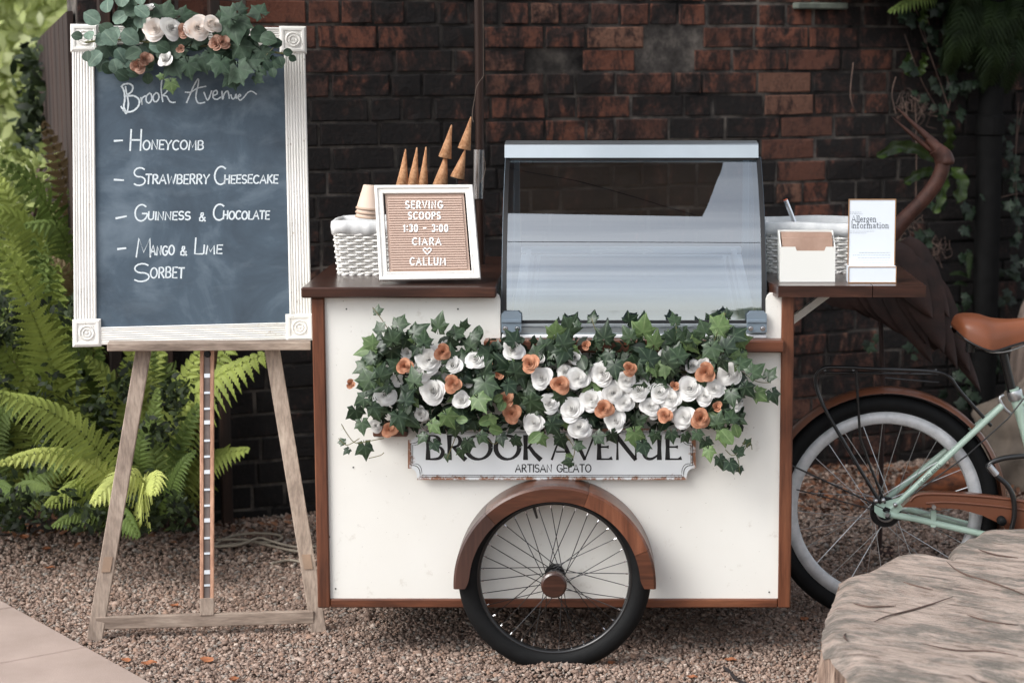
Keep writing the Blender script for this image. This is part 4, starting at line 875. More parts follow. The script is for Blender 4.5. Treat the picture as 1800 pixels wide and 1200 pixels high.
# letter board
lb = [A(667, 493, .05), A(845, 490, .05), A(831, 325, .115), A(658, 326, .115)]
lb[2] = onp(831, 325, lb[0], (lb[1]-lb[0]).cross(lb[3]-lb[0]).normalized())
lbd = thing('letter_board', (lb[0]+lb[1])/2, 'white framed pink felt letter board reading SERVING SCOOPS CIARA CALLUM on the left counter', 'letter board')
nB = (lb[1]-lb[0]).cross(lb[3]-lb[0]).normalized(); nB = nB if nB.y < 0 else -nB
def bl(q, u, v, o=0): return (q[0]*(1-u)*(1-v)+q[1]*u*(1-v)+q[2]*u*v+q[3]*(1-u)*v)+nB*o
def frameparts(q, fw, fh, th, n, prof, name, mat, parent, dup=True):
    W = (q[1]-q[0]).length; H = (q[3]-q[0]).length; out = []
    P4 = lambda u, v, o: (q[0]*(1-u)*(1-v)+q[1]*u*(1-v)+q[2]*u*v+q[3]*(1-u)*v)+n*o
    cs = [((0, 0), (1, 0)), ((1, 0), (1, 1)), ((1, 1), (0, 1)), ((0, 1), (0, 0))]
    for (a, b) in cs:
        vs = []
        for (c) in (a, b):
            for (s, o) in prof:                               # s: 0 outer edge .. 1 inner edge
                iu, iv = s*fw/W, s*fh/H; vs.append(P4(iu if c[0] == 0 else 1-iu, iv if c[1] == 0 else 1-iv, o))
        k = len(prof); MB_ = MB().add(vs, [(i, i+1, k+i+1, k+i) for i in range(k-1)]+[(k-1, 0, k, 2*k-1)]); out.append(MB_.build(name, mat, parent))
    return out
prof = [(0, -.016), (0, .004), (.08, .007), (.35, .007), (.45, .003), (.75, .002), (.82, .004), (1, .003), (1, -.004), (1, -.016)]
frameparts(lb, .022, .022, .02, nB, prof, 'frame_side', m_white_d, lbd)
def felt():
    t = NT('grooved_felt'); n = t.noise(t.coord('Object'), 200, 3); return t.pbr(t.ramp(n, [(.3, srgb(192, 168, 154)), (.7, srgb(206, 182, 168))]), .9, 0, .1)
m_felt = felt(); m = MB(); NR = 30
for i in range(NR):                                           # each felt rib is a real raised bar
    v0 = .115+.77*i/NR; v1 = .115+.77*(i+.62)/NR; u0, u1 = .125, .875
    m.add([bl(lb, u0, v0, -.0075), bl(lb, u1, v0, -.0075), bl(lb, u1, v0, -.002), bl(lb, u0, v0, -.002), bl(lb, u0, v1, -.0075), bl(lb, u1, v1, -.0075), bl(lb, u1, v1, -.002), bl(lb, u0, v1, -.002)], [(0, 1, 2, 3), (3, 2, 6, 7), (7, 6, 5, 4)])
m.add([bl(lb, .1, .09, -.0078), bl(lb, .9, .09, -.0078), bl(lb, .9, .91, -.0078), bl(lb, .1, .91, -.0078)], [(0, 1, 2, 3)])
m.build('felt_panel', m_felt, lbd, kind='stuff')
m = MB(); pl = (lb[0]-nB*.001, nB)
for s, x0, x1, yt, yb in (('SERVING', 713, 778, 354, 366), ('SCOOPS', 718, 774, 373, 385), ('1:30 - 3:00', 709, 787, 395, 407), ('CIARA', 725, 775, 418.5, 430), ('CALLUM', 721, 783, 453, 465.5)):
    text(m, s, x0, x1, yb, yt, pl, 2.5, .34)
hx, hy = 751, 441
m.ribbon([onp(hx+x, hy+y, *pl) for x, y in ((0, 6), (-6.5, -.5), (-7, -3.5), (-4, -5), (0, -2.5), (4, -5), (7, -3.5), (6.5, -.5), (0, 6), (-1, 5))], 2.2/650, nB, .0008)
m.build('white_letters', m_lwhite, lbd)
MB().prism([bl(lb, .48, .05, -.018), bl(lb, .52, .05, -.018), bl(lb, .52, .75, -.018), bl(lb, .48, .75, -.018)], -nB*.003).build('back_strut', m_trimz, lbd)
# cones in a black wire stand
m_cone = NT('wafer_cone'); vv = m_cone.coord('Object'); ww_ = m_cone.noise(vv, 110, 3, .6)
m_cone = m_cone.pbr(m_cone.ramp(ww_, [(.35, srgb(170, 120, 84)), (.65, srgb(210, 164, 126))]), .8, 0, .2, bump=ww_, bs=.6)
st = thing('cone_stand', (A(770, 400, .42).x, .42, zc), 'black wire stand holding the upside down waffle cones behind the letter board', 'stand')
MB().box((A(690, 400, .42).x, .37, zc), (A(835, 400, .42).x, .47, zc+.006), .002).build('base', m_blackp, st)
CON = [((713, 262), (697, 327), (717, 330), 'waffle cone, first from the left of the row behind the letter board'), ((733, 259), (716, 327), (735, 330), 'waffle cone, second from the left of the row behind the letter board'), ((749, 258), (735, 327), (751, 330), 'waffle cone, third from the left with its tip leaning slightly right'),
       ((785, 268), (762, 325), (786, 327), 'lower waffle cone of the taller double stack near the middle'), ((794, 219), (772, 275), (792, 279), 'upper waffle cone of the double stack whose tip is bare against the bricks'),
       ((818, 262), (793, 310), (815, 315), 'lower waffle cone of the double stack beside the brown pole'), ((828, 205), (806, 260), (826, 264), 'topmost waffle cone touching the brown parasol pole')]
for (tp_, l_, r_, lab) in CON:
    t0 = at(*tp_, .42); a0 = at(*l_, .42); b0 = at(*r_, .42); c = (a0+b0)/2; rr = (b0-a0).length/2*1.15; ax = (t0-c).normalized(); h = (t0-c).length
    if 'lower' in lab: pass
    MB().lathe([(.0003, h), (.002, h-.002), (rr*.5, h*.52), (rr, 0), (rr*.93, -.0005), (rr*.45, h*.5), (.001, h*.95)], c, ax, 20).build('waffle_cone', m_cone, None, True, label=lab, category='cone', group='waffle cones on the stand')
    if 'upper' not in lab and 'topmost' not in lab:
        MB().lathe([(rr*.8, -.004), (rr*.82, .004), (rr*.6, .02), (.0001, .025)], c, ax, 14).build('cone_cup', m_blackp, st); MB().tube([c-ax*.004, (c.x-.004, .42, zc+.006)], .003, 6).build('rod', m_blackp, st)
        MB().lathe([(rr*1.0, -.003), (rr*1.02, -.001), (rr*.8, -.001), (rr*.8, -.004)], c, ax, 14).build('ring', m_blackp, st)
# parasol
PY = .55; pp = A(842, 200, PY)
par = thing('parasol', (pp.x, PY, zc), 'brown parasol pole with steel sleeve standing on the cart behind the cones', 'parasol')
m_pole = simple('brown_metal', srgb(52, 33, 26), srgb(60, 38, 30), .35, .3, 4)
MB().tube([(pp.x+.002, PY, zc-.02), (pp.x, PY, 2.42)], .0125, 16).build('pole', m_pole, par, True)
MB().tube([at(841, 349, PY), at(842, 263, PY)], .0165, 20).build('steel_sleeve', m_chrome, par, True)
MB().tube(smooth_path([at(x, y, PY-.03) for x, y in ((849, 0), (838, 30), (836, 60), (832, 110), (828, 150), (826, 170), (828, 205))], 4)[:1]+smooth_path([at(x, y, PY-.03) for x, y in ((850, 134), (838, 152), (834, 175), (830, 200), (832, 215))], 5), .0007, 5).build('string', m_easelz, par)
MB().tube(smooth_path([at(x, y, PY-.025) for x, y in ((850, 275), (853, 290), (851, 308), (843, 322))], 5), .0007, 5).build('string', m_easelz, par)
rot = R(-5); ca, sa = math.cos(rot), math.sin(rot); hw = .74; zE, zA = 2.16, 2.5; ccx, ccy = pp.x, PY
def pc_(a, b, z): return Vector((ccx+(a*ca-b*sa)*hw, ccy+(a*sa+b*ca)*hw, z))
m_canvas = simple('taupe_canvas', srgb(120, 106, 92), srgb(130, 116, 102), .9, 0, 5)
ring = [(-1, -1), (0, -1.0), (1, -1), (1.0, 0), (1, 1), (0, 1.0), (-1, 1), (-1.0, 0)]
for k in range(8):
    a, b = ring[k], ring[(k+1) % 8]
    MB().prism([pc_(*a, zE), pc_(*b, zE), Vector((ccx, ccy, zA))], (0, 0, .003)).build('canopy_panel', m_canvas, par)
    MB().tube([Vector((ccx, ccy, zA-.01)), pc_(a[0]*.97, a[1]*.97, zE-.006)], .005, 6).build('rib', m_pole, par)
# festoon wire with bulbs strung over the yard
fw = thing('festoon_lights', (0, -1.9, 0), 'thin black festoon wire with two small clear bulbs strung over the yard', 'string lights')
# (mirrored in the glass; hangs between two poles outside the view)
FWY, FWZ = -1.15, 2.8
wp = smooth_path([(-4, FWY, FWZ+.25), (-2, FWY, FWZ+.08), (0, FWY, FWZ), (2, FWY, FWZ-.05), (4, FWY, FWZ+.1)], 8); MB().tube(wp, .007, 6).build('wire', m_black, fw)
m_bulb = simple('bulb', srgb(220, 220, 215), None, .15)
for x in (-.42, .98):
    MB().tube([(x, FWY, FWZ+.02), (x, FWY, FWZ-.05)], .012, 8).build('socket', m_black, fw); MB().lathe([(.0001, -.15), (.03, -.135), (.045, -.10), (.032, -.06), (.014, -.05)], (x, FWY, FWZ), n=14).build('bulb', m_bulb, fw, True)
for x in (-4, 4): MB().tube([(x, FWY, 0), (x, FWY, FWZ+.3)], .03, 8).build('pole', m_darkpost, fw)
# right side of the shelf
zs = zc+.0045
rb0, rb1 = A(1352, 420, .3).x, A(1492, 420, .3).x
basket('wicker_basket', 'wide white wicker basket with folded cloth liner behind the napkin holder on the right shelf', rb0, rb1+.03, .27, .47, zs, zs+.135)
tg = thing('steel_tube', A(1390, 372, .36), 'shiny steel tube with a painted orange reflection at its end, sticking up from the right basket', 'utensil')
a, b = A(1397, 392, .36), A(1381, 352, .36); MB().tube([a, b], .0065, 14).build('tube', m_chrome, tg, True); d = (b-a).normalized(); MB().tube([b, b+d*.003], .006, 14).build('tip', simple('orange_glint', srgb(220, 96, 50), None, .4), tg)  # orange end is a reflection put in as solid colour
# napkin holder
nh = thing('napkin_holder', (A(1420, 487, .07).x, .1, zs), 'white plastic napkin holder box on the right shelf', 'napkin holder')
m_pl = simple('white_plastic', srgb(224, 225, 220), None, .35)
x0, x1 = A(1371, 480, .05).x, A(1468, 480, .05).x; zA_, zF = A(1420, 404, .14).z, A(1420, 434, .05).z; zN = A(1420, 441, .05).z; nx0, nx1 = A(1398, 440, .05).x, A(1452, 440, .05).x; r_ = .006
MB().prism([(x0, .05, zs), (x1, .05, zs), (x1, .05, zF), (nx1, .05, zF), (nx1-.004, .05, zN), (nx0+.004, .05, zN), (nx0, .05, zF), (x0, .05, zF)], (0, .003, 0)).build('front_wall', m_pl, nh)
for x in (x0, x1-.003):
    MB().prism([(x, .0535, zs), (x, .14, zs), (x, .14, zA_), (x, .12, zA_), (x, .075, zF+.012), (x, .0535, zF)], (.003, 0, 0)).build('side_wall', m_pl, nh)
MB().box((x0+.0035, .137, zs), (x1-.0035, .14, zA_)).build('back_wall', m_pl, nh); MB().box((x0+.0035, .0535, zs), (x1-.0035, .1365, zs+.003)).build('base', m_pl, nh)
nk = thing('napkins', (A(1420, 470, .1).x, .1, zs+.004), 'brown kraft paper napkins standing in the white holder', 'napkins')
m_kraft = simple('kraft_paper', srgb(160, 132, 116), srgb(180, 152, 136), .85, 0, 14, bump=.4)
for i in range(9):
    y = .062+i*.0078; zt_ = A(1420, 405+U(0, 3), .12).z-.002*(i % 3) - (.012 if i < 2 else 0); xa_, xb_ = x0+.006+U(0, .003), x1-.006-U(0, .003)
    vs = [(xa_, y+.004, zt_), (xb_, y+.004+U(-.003, .003), zt_-.001), (xb_, y, zs+.004), (xa_, y, zs+.004)]
    MB().prism(vs, (0, .0035, 0)).build('napkin', m_kraft, nk)
# allergen sign
al = thing('allergen_sign', (A(1531, 482, .03).x, .05, zs), 'upright acrylic Allergen Information sign with thin gold edge on the right shelf', 'sign')
m_gold = simple('gold_edge', srgb(176, 136, 98), None, .4, .3); m_paper = simple('white_paper', srgb(222, 230, 238), None, .5, coat=.5)
e = [A(1490, 466, .055), A(1573, 466, .055), A(1573, 350, .055), A(1490, 350, .055)]; x0, x1, z0, z1_ = e[0].x, e[1].x, e[0].z, e[2].z
MB().box((x0+.0025, .055, z0), (x1-.0025, .058, z1_-.0025)).build('card', m_paper, al)
for a, b in (((x0, .0535, z0), (x0+.002, .060, z1_)), ((x1-.002, .0535, z0), (x1, .060, z1_)), ((x0+.0021, .0535, z1_-.002), (x1-.0021, .060, z1_))): MB().box(a, b).build('edge', m_gold, al)
zb0 = A(1530, 482, .03).z; bs = MB().box((x0-.001, .03, zs), (x1+.001, .085, z0-.0005), .001).build('base', m_paper, al)
for a, b in (((x0-.001, .0285, zs), (x1+.001, .0298, zs+.002)), ((x0-.001, .0285, z0-.003), (x1+.001, .0298, z0-.001)), ((x0-.001, .0285, zs+.0021), (x0+.001, .0298, z0-.0031)), ((x1-.001, .0285, zs+.0021), (x1+.001, .0298, z0-.0031))): MB().box(a, b).build('gold_line', m_gold, bs)
m_ink = simple('grey_ink', srgb(92, 98, 106), None, .6); m_inkl = simple('pale_ink', srgb(160, 166, 172), None, .6); m = MB(); pl = (Vector((0, .0548, 0)), FN)
text(m, 'Allergen', 1497, 1540, 390, 379, pl, 1.0, .14); text(m, 'Information', 1497, 1562, 401, 390.5, pl, 1.0, .14); m.build('lettering', m_ink, al)
m = MB(); rs = random.Random(3)
for y, xa_, xb_ in ((373, 1494, 1514), (376, 1494, 1516), (406.5, 1494, 1536), (409.5, 1494, 1522), (444, 1510, 1565), (448.5, 1499, 1565), (453, 1508, 1564), (457.5, 1504, 1565), (462, 1514, 1564)):
    x = xa_
    while x < xb_: w_ = rs.uniform(2, 5); m.ribbon([onp(x, y, *pl), onp(min(x+w_, xb_), y, *pl)], .0011, FN, .0005); x += w_+1.2
m.build('fine_print', m_inkl, al)
# ================================================================ ROSES AND LEAVES
def rose_mesh(seed, n=24, tight=1.0):
    rs = random.Random(seed); m = MB()
    for i in range(n):
        t = i/(n-1); th0 = i*2.25+rs.uniform(-.15, .15); hwid = 1.75-.85*t; ph = rs.uniform(0, 6); Rt = .05+.84*t**.95; zt = .60-.54*t**1.3*tight; wob = rs.uniform(.015, .05)
        def fn(u, v):
            s = u*2-1; e = 1-.12*s*s*(1+t); a = th0+s*hwid; vv = v*e
            lip = max(0, vv-.72)/.28
            rho = Rt*(.38+.62*vv**.8)+(.05+.11*t)*lip**1.5+.05*t*s*s+wob*math.sin(3*s+ph)*vv*t
            z = -.22+(zt+.22)*vv**(1+.4*t)-(.02+.10*t)*lip**2+wob*.8*math.sin(4*s+ph)*vv
            return (rho*math.cos(a), rho*math.sin(a), z)
        m.grid(fn, 8, 6)
    m.lathe([(.001, -.3), (.25, -.22), (.40, -.02), (.3, .1)], n=10)
    return m
ROSE = {k: [rose_mesh(s, n_, tg_).mesh('rose', mt, True) for s in range(4)] for k, mt, n_, tg_ in (('w', m_rw, 23, 1.0), ('c', m_rc, 18, .95), ('p', m_rp, 22, 1.0), ('d', m_rd, 12, .6))}
BUD = {k: rose_mesh(9, 8, .15).mesh('rosebud', mt, True) for k, mt in (('c', m_rc), ('d', m_rd), ('w', m_rw))}
def ivy_mesh(seed, mat, name='ivy_leaf', long=1.0):
    rs = random.Random(seed); V = [(0, 0, 0)]; vein = [.8]; F = []
    tips = [(0, 1.0*long), (54, .78), (118, .5)]; pol = []
    def jj(a, r): return a+rs.uniform(-4, 4), r*rs.uniform(.93, 1.07)
    order = []
    for a, r in tips: order.append(('t',)+jj(a, r))
    full = [(-120, .56, 't'), (-88, .50, 's'), (-56, .80, 't'), (-27, .62, 's'), (0, 1.0*long, 't'), (27, .62, 's'), (56, .80, 't'), (88, .50, 's'), (120, .56, 't')]
    def pt(a, r, z): return (r*math.sin(R(a)), r*math.cos(R(a)), z)
    fl = [(a+rs.uniform(-4, 4), r*rs.uniform(.92, 1.08), k) for a, r, k in full]
    droop = rs.uniform(.10, .3); cup = rs.uniform(.03, .10)
    notch = [(-160, .36, 's')]+fl+[(160, .36, 's')]
    for i in range(1, len(notch)-1):
        a, r, k = notch[i]
        if k != 't': continue
        (a0, r0, _), (a1, r1, _) = notch[i-1], notch[i+1]; b = len(V)
        sh0 = (a0*.42+a*.58, r*.74); sh1 = (a1*.42+a*.58, r*.74)
        V += [pt(a, r*.55, cup-droop*(r*.55)**2), pt(a0, r0, -droop*r0**2-cup*.3), pt(*sh0, -droop*sh0[1]**2-cup*.2), pt(a, r, -droop*r*r), pt(*sh1, -droop*sh1[1]**2-cup*.2), pt(a1, r1, -droop*r1**2-cup*.3)]
        vein += [1, 0, 0, 1, 0, 0]
        F += [(0, b, b+1), (b+1, b, b+2), (b+2, b, b+3), (b+3, b, b+4), (b+4, b, b+5), (b+5, b, 0)]
    bb = len(V); V += [(.03, -.35, -.05), (-.03, -.35, -.05)]; vein += [1, 1]; F += [(0, bb, bb+1)]
    return MB().add(V, F).mesh(name, mat, True, vein=vein)
def oval_mesh(seed, mat, name='leaf', wd=.42, tip=.1):
    rs = random.Random(seed); V = []; vein = []; F = []; K = 8; dr = rs.uniform(.05, .3)
    for i in range(K+1):
        t = i/K; w_ = wd*math.sin(math.pi*min(1, t*.92+.06))**.7*(1 if t < .85 else (1-t)/.15*.7+.3)*(1 if t < 1 else 0); z = -dr*t*t
        for q in (-1, -.5, 0, .5, 1): V.append((w_*q, t, z+abs(q)*w_*.22)); vein.append(1 if q == 0 else 0)
    F = [(5*i+k, 5*i+k+1, 5*i+k+6, 5*i+k+5) for i in range(K) for k in range(4)]
    return MB().add(V, F).mesh(name, mat, True, vein=vein)
IVY = [ivy_mesh(s, m_ivy) for s in range(6)]; IVYL = [ivy_mesh(s, m_ivyl) for s in range(3)]; IVYD = [ivy_mesh(s, m_ivyd) for s in range(4)]; IVYB = [ivy_mesh(s, m_eucd, 'ivy_leaf', .9) for s in range(4)]
EUC = [oval_mesh(s, m_euc, 'eucalyptus_leaf', .45) for s in range(4)]; EUD = [oval_mesh(s, m_eucd, 'eucalyptus_leaf', .46) for s in range(3)]; OVL = [oval_mesh(s, m_ivyl, 'oval_leaf', .36) for s in range(2)]; OVD = [oval_mesh(s, m_ivy, 'oval_leaf', .34) for s in range(2)]
def put_rose(parent, px, py, rpx, kind, Y, tilt=.35, label=None, dirv=None):
    p = at(px, py, Y); r = rpx/pm_px(Y)*1.1
    n = Vector((U(-tilt, tilt), -1, U(-tilt*.6, tilt)+.25)) if dirv is None else Vector(dirv)
    M = orient(p+n.normalized()*(-r*.25), n, (0, 0, 1), r, U(0, 6.28)); bud = rpx < 11
    me = BUD.get(kind, BUD['c']) if bud else random.choice(ROSE[kind])
    return inst('rosebud' if bud else 'rose', me, parent, M @ Matrix.Diagonal((1, 1, 1.0, 1)))
def put_leaf(parent, px, py, Y, spx, roll, meshes, tilt=.5, name=None):
    p = at(px, py, Y); s = spx/pm_px(Y); n = Vector((U(-tilt, tilt), -1, .25+U(-tilt, tilt)))
    up = Vector((math.sin(roll), 0, math.cos(roll))); me = random.choice(meshes)
    return inst(name or me.name.split('.')[0], me, parent, orient(p, n, up, s))
gar = thing('flower_garland', A(985, 760, -.06), 'garland of white and copper roses with dark ivy draped across the cart front', 'garland')
random.seed(11)
WR = [(1101, 668, 19), (1160, 688, 19), (1256, 682, 18), (990, 652, 15), (1098, 708, 17), (772, 660, 16), (1236, 640, 13), (1150, 722, 14), (820, 668, 13), (700, 668, 12), (754, 632, 26), (793, 640, 18), (718, 619, 16), (835, 630, 19), (677, 694, 21), (739, 655, 18), (758, 686, 24), (736, 728, 15), (809, 702, 17), (904, 614, 20), (950, 664, 20), (967, 707, 20), (937, 743, 20), (944, 628, 13), (661, 748, 13),
      (1057, 656, 23), (1017, 665, 20), (1080, 691, 21), (1039, 703, 21), (1003, 717, 24), (1020, 750, 22), (1080, 739, 20), (1122, 684, 21), (1143, 712, 18), (1177, 700, 21), (1212, 680, 23), (1237, 695, 18), (1201, 733, 21), (1280, 658, 22), (1293, 709, 15), (1218, 641, 15), (1170, 620, 12), (1010, 627, 14), (1133, 660, 13), (784, 605, 10)]
CR = [(711, 642, 15), (779, 619, 15), (796, 674, 16), (930, 638, 17), (877, 659, 9), (860, 641, 8), (889, 700, 15), (899, 728, 17), (684, 755, 14), (617, 674, 9), (985, 675, 17), (1062, 718, 17), (1107, 648, 13), (1029, 607, 9), (1240, 655, 18), (1186, 677, 9), (1168, 730, 14), (1233, 735, 18), (1260, 715, 10)]
allr = WR+CR
for (x, y, r) in WR: put_rose(gar, x, y, r, 'w', -.085 if r > 16 else -.06, .3 if r > 17 else .6)
for (x, y, r) in CR: put_rose(gar, x, y, r, 'c', -.10 if r > 10 else -.085, .35, dirv=None if r > 8.5 else (-.5, -.6, .3))
def toprofile(x): return 560+14*math.sin(x*.05)+8*math.sin(x*.021)
pool = []
def try_leaf(x, y, Y, s, roll, me, tilt=.5, avoid=True):
    if avoid and any((x-a)**2+(y-b)**2 < (r*1.0)**2 for a, b, r in allr): return False
    put_leaf(gar, x, y, Y, s, roll, me, tilt); return True
nl = 0
EXP = [(663, 549, 15, 0), (700, 572, 24, .3), (728, 585, 28, .9), (668, 580, 20, -.6), (655, 605, 22, -1.0), (690, 600, 26, -.3), (770, 577, 28, .2), (800, 586, 24, .7), (815, 575, 16, .5), (832, 590, 18, 1.2), (745, 603, 26, .2), (655, 630, 22, -1.3),
       (650, 668, 30, -1.6), (668, 662, 26, .4), (640, 700, 24, -2.0), (625, 720, 26, 2.9), (636, 742, 26, 3.0), (641, 783, 30, 3.05), (604, 776, 14, -1.7), (612, 790, 13, -2.4), (655, 715, 24, 2.6), (700, 730, 30, 2.9), (712, 705, 24, .6), (728, 672, 28, -.4),
       (852, 672, 36, 2.9), (840, 700, 30, 2.6), (905, 655, 28, .8), (893, 675, 24, 2.4), (932, 705, 30, 2.2), (860, 735, 24, 2.4), (785, 730, 28, 2.6), (760, 745, 26, 2.4), (800, 752, 24, 3.0), (822, 776, 26, 3.1), (786, 800, 13, 3.1), (762, 778, 22, 2.7), (811, 790, 20, 2.9), (745, 765, 20, -2.6),
       (905, 600, 26, -.6), (975, 588, 26, .1), (990, 605, 28, .5), (1015, 572, 12, 0), (1040, 563, 17, 0), (1062, 595, 30, .2), (1080, 640, 26, 3.0), (1125, 580, 28, .2), (1108, 595, 24, -.6), (1150, 605, 26, .3), (1140, 632, 32, .4), (1187, 566, 20, 0), (1200, 583, 24, 2.9), (1185, 600, 30, .2), (1218, 600, 26, .6),
       (1192, 628, 28, .3), (1240, 585, 26, -.4), (1262, 575, 30, .4), (1277, 556, 16, 0), (1290, 590, 28, .8), (1250, 610, 28, 2.8), (1275, 612, 26, .6), (1268, 632, 22, 2.6), (1300, 640, 24, 1.0), (1322, 655, 26, .9), (1350, 662, 22, .5), (1358, 690, 22, 2.7), (1330, 690, 24, 2.2), (1310, 680, 24, 2.4), (1285, 690, 24, 2.9),
       (1115, 760, 34, 3.0), (1130, 780, 28, 3.0), (1152, 762, 22, -2.9), (1000, 800, 14, 3.0), (985, 770, 26, 2.8), (970, 745, 32, 2.5), (950, 768, 22, 2.6), (1013, 782, 20, 1.9), (1003, 812, 20, -1.8), (1240, 775, 24, 2.8), (1260, 745, 28, .3), (1285, 735, 28, .5), (1270, 760, 28, 2.9), (1245, 790, 24, 2.9), (1265, 805, 24, 2.8), (1283, 812, 26, 2.9), (1297, 795, 22, .8), (1312, 780, 15, .7), (1300, 822, 14, 3.0), (1225, 760, 22, 2.8),
       (1050, 765, 24, 2.4), (1075, 762, 26, 2.6), (1180, 760, 24, 3.0), (1205, 765, 20, 2.7), (880, 765, 22, 2.9), (905, 772, 20, 2.3), (845, 765, 22, 2.4)]
for (x, y, s, roll) in EXP:
    me = IVYL if random.random() < .16 else IVY; yy = -.125+U(-.02, .02) if 600 < y < 760 else -.09+U(-.02, .02)
    if s < 18: yy = -.06
    put_leaf(gar, x, y, yy, s*(1.12 if y < 735 else .95), roll, me, .5); nl += 1
for (x, y, s, roll) in ((842, 744, 28, 1.2), (860, 752, 26, 1.9), (1267, 755, 34, 2.5), (878, 722, 24, .4), (822, 738, 22, -1.5), (868, 705, 20, 1.0), (1290, 745, 26, 2.8), (950, 760, 28, -2.3)): put_leaf(gar, x, y, -.12, s, roll, OVL, .3)
tries = 0
while nl < 285 and tries < 6000:
    tries += 1; x = U(640, 1310); y = random.gauss(665, 58)
    if not (572+14*math.sin(x*.05) < y < 742+8*math.sin(x*.04)): continue
    if x < 665 and not 600 < y < 740: continue
    if 850 < x < 890 and y < 600: continue
    if try_leaf(x, y, U(-.085, -.04), U(22, 38), U(-3.1, 3.1), IVYL if random.random() < .10 else (IVY if random.random() < .85 else OVD), .6, avoid=random.random() < .75): nl += 1
# inner mass so that no panel shows between the leaves
def gm(rs):
    x = rs.uniform(655, 1305); y = rs.uniform(595, 755); return np.array(at(x, y, rs.uniform(-.06, -.018)))
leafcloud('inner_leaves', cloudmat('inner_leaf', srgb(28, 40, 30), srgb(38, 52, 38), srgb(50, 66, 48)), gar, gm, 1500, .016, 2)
m = MB()
for pts in ([(600, 745), (612, 765), (625, 778), (648, 775), (675, 770)], [(595, 770), (610, 782), (632, 770)], [(655, 540), (670, 560), (690, 590)], [(1300, 650), (1330, 670), (1355, 672)], [(1310, 775), (1290, 800), (1275, 790)], [(1322, 790), (1318, 778), (1300, 800), (1285, 790)], [(1275, 550), (1265, 575), (1255, 600)], [(1187, 560), (1190, 590)], [(1040, 560), (1050, 590)], [(648, 805), (668, 800), (675, 795)], [(850, 765), (870, 780), (885, 760)], [(786, 805), (800, 770), (806, 750)], [(1003, 815), (1010, 790), (995, 765)], [(1300, 830), (1298, 810), (1290, 790)]):
    m.tube(smooth_path([A(x, y, -.075) for x, y in pts], 5), .0012, 5)
m.tube(smooth_path([A(x, 675+25*math.sin(x*.02), -.03) for x in range(640, 1320, 60)], 4), .004, 6); m.build('garland_stem', m_stem, gar)
# ================================================================ CHALKBOARD
Q = [at(128, 610, .33), at(551, 598, .44), at(538, 47, .58), at(124, 43, .46)]
Q[2] = onp(538, 47, Q[0], (Q[1]-Q[0]).cross(Q[3]-Q[0]).normalized())
cbd = thing('chalkboard', (Q[0]+Q[1])/2, 'tall chalkboard menu in a white fluted frame standing on the wooden easel', 'chalkboard')
nQ = (Q[1]-Q[0]).cross(Q[3]-Q[0]).normalized(); nQ = nQ if nQ.y < 0 else -nQ
WQ, HQ = (Q[1]-Q[0]).length, (Q[3]-Q[0]).length; FW = .066; CB = .078
def bq(x, y, o=0): return bl4(x/WQ, y/HQ, o)
def bl4(u, v, o=0): return (Q[0]*(1-u)*(1-v)+Q[1]*u*(1-v)+Q[2]*u*v+Q[3]*(1-u)*v)+nQ*o
def flute(axis, a0, a1, b0, b1, name):                     # reeded moulding: six rounded ridges
    m = MB(); n = 6; prof = [(0, -.02), (0, .004), (.04, .007), (.09, .007)]
    for k in range(n):
        for q in range(5): prof.append((.11+.78*(k+q/4.5)/n, .004+.0024*math.sin(math.pi*q/4)))
    prof += [(.91, .007), (.96, .007), (1, .004), (1, -.02)]
    vs = []
    for e in (a0, a1):
        for s, o in prof: c = b0+(b1-b0)*s; vs.append(bq(c, e, o) if axis == 'v' else bq(e, c, o))
    k = len(prof); m.add(vs, [(i, i+1, k+i+1, k+i) for i in range(k-1)]); return m.build(name, m_white_d, cbd)
flute('v', CB, HQ-CB, .004, FW, 'frame_side'); flute('v', CB, HQ-CB, WQ-FW, WQ-.004, 'frame_side'); flute('h', CB, WQ-CB, .004, FW-.012, 'frame_rail'); flute('h', CB, WQ-CB, HQ-FW+.01, HQ-.004, 'frame_rail')
for cx_, cy_ in ((0, 0), (1, 0), (1, 1), (0, 1)):
    x0 = 0 if cx_ == 0 else WQ-CB; y0 = 0 if cy_ == 0 else HQ-CB; m = MB()
    lv = [(0, -.02), (0, .006), (.006, .011), (.012, .011), (.015, .008)]
    vs = []
    for i, o in lv: vs += [bq(x0+i, y0+i, o), bq(x0+CB-i, y0+i, o), bq(x0+CB-i, y0+CB-i, o), bq(x0+i, y0+CB-i, o)]
    m.add(vs, [(4*i+k, 4*i+(k+1) % 4, 4*i+4+(k+1) % 4, 4*i+4+k) for i in range(4) for k in range(4)]+[(16, 17, 18, 19)])
    c = bq(x0+CB/2, y0+CB/2, .008); u = (bq(.1, 0)-bq(0, 0)).normalized(); v = nQ.cross(u)
    pr = [(.0001, .004), (.003, .004), (.005, .001), (.008, .001), (.0105, .0045), (.013, .001), (.016, .001), (.019, .0045), (.022, .001), (.023, 0)]
    vs = [c+(u*math.cos(R(a))+v*math.sin(R(a)))*r+nQ*h for r, h in pr for a in range(0, 360, 12)]
    m.add(vs, [(i*30+k, i*30+(k+1) % 30, (i+1)*30+(k+1) % 30, (i+1)*30+k) for i in range(len(pr)-1) for k in range(30)]); m.build('corner_block', m_white_d, cbd)
MB().add([bq(FW-.006, FW-.016, -.003), bq(WQ-FW+.006, FW-.016, -.003), bq(WQ-FW+.006, HQ-FW+.012, -.003), bq(FW-.006, HQ-FW+.012, -.003)], [(0, 1, 2, 3)]).build('slate', m_board, cbd)
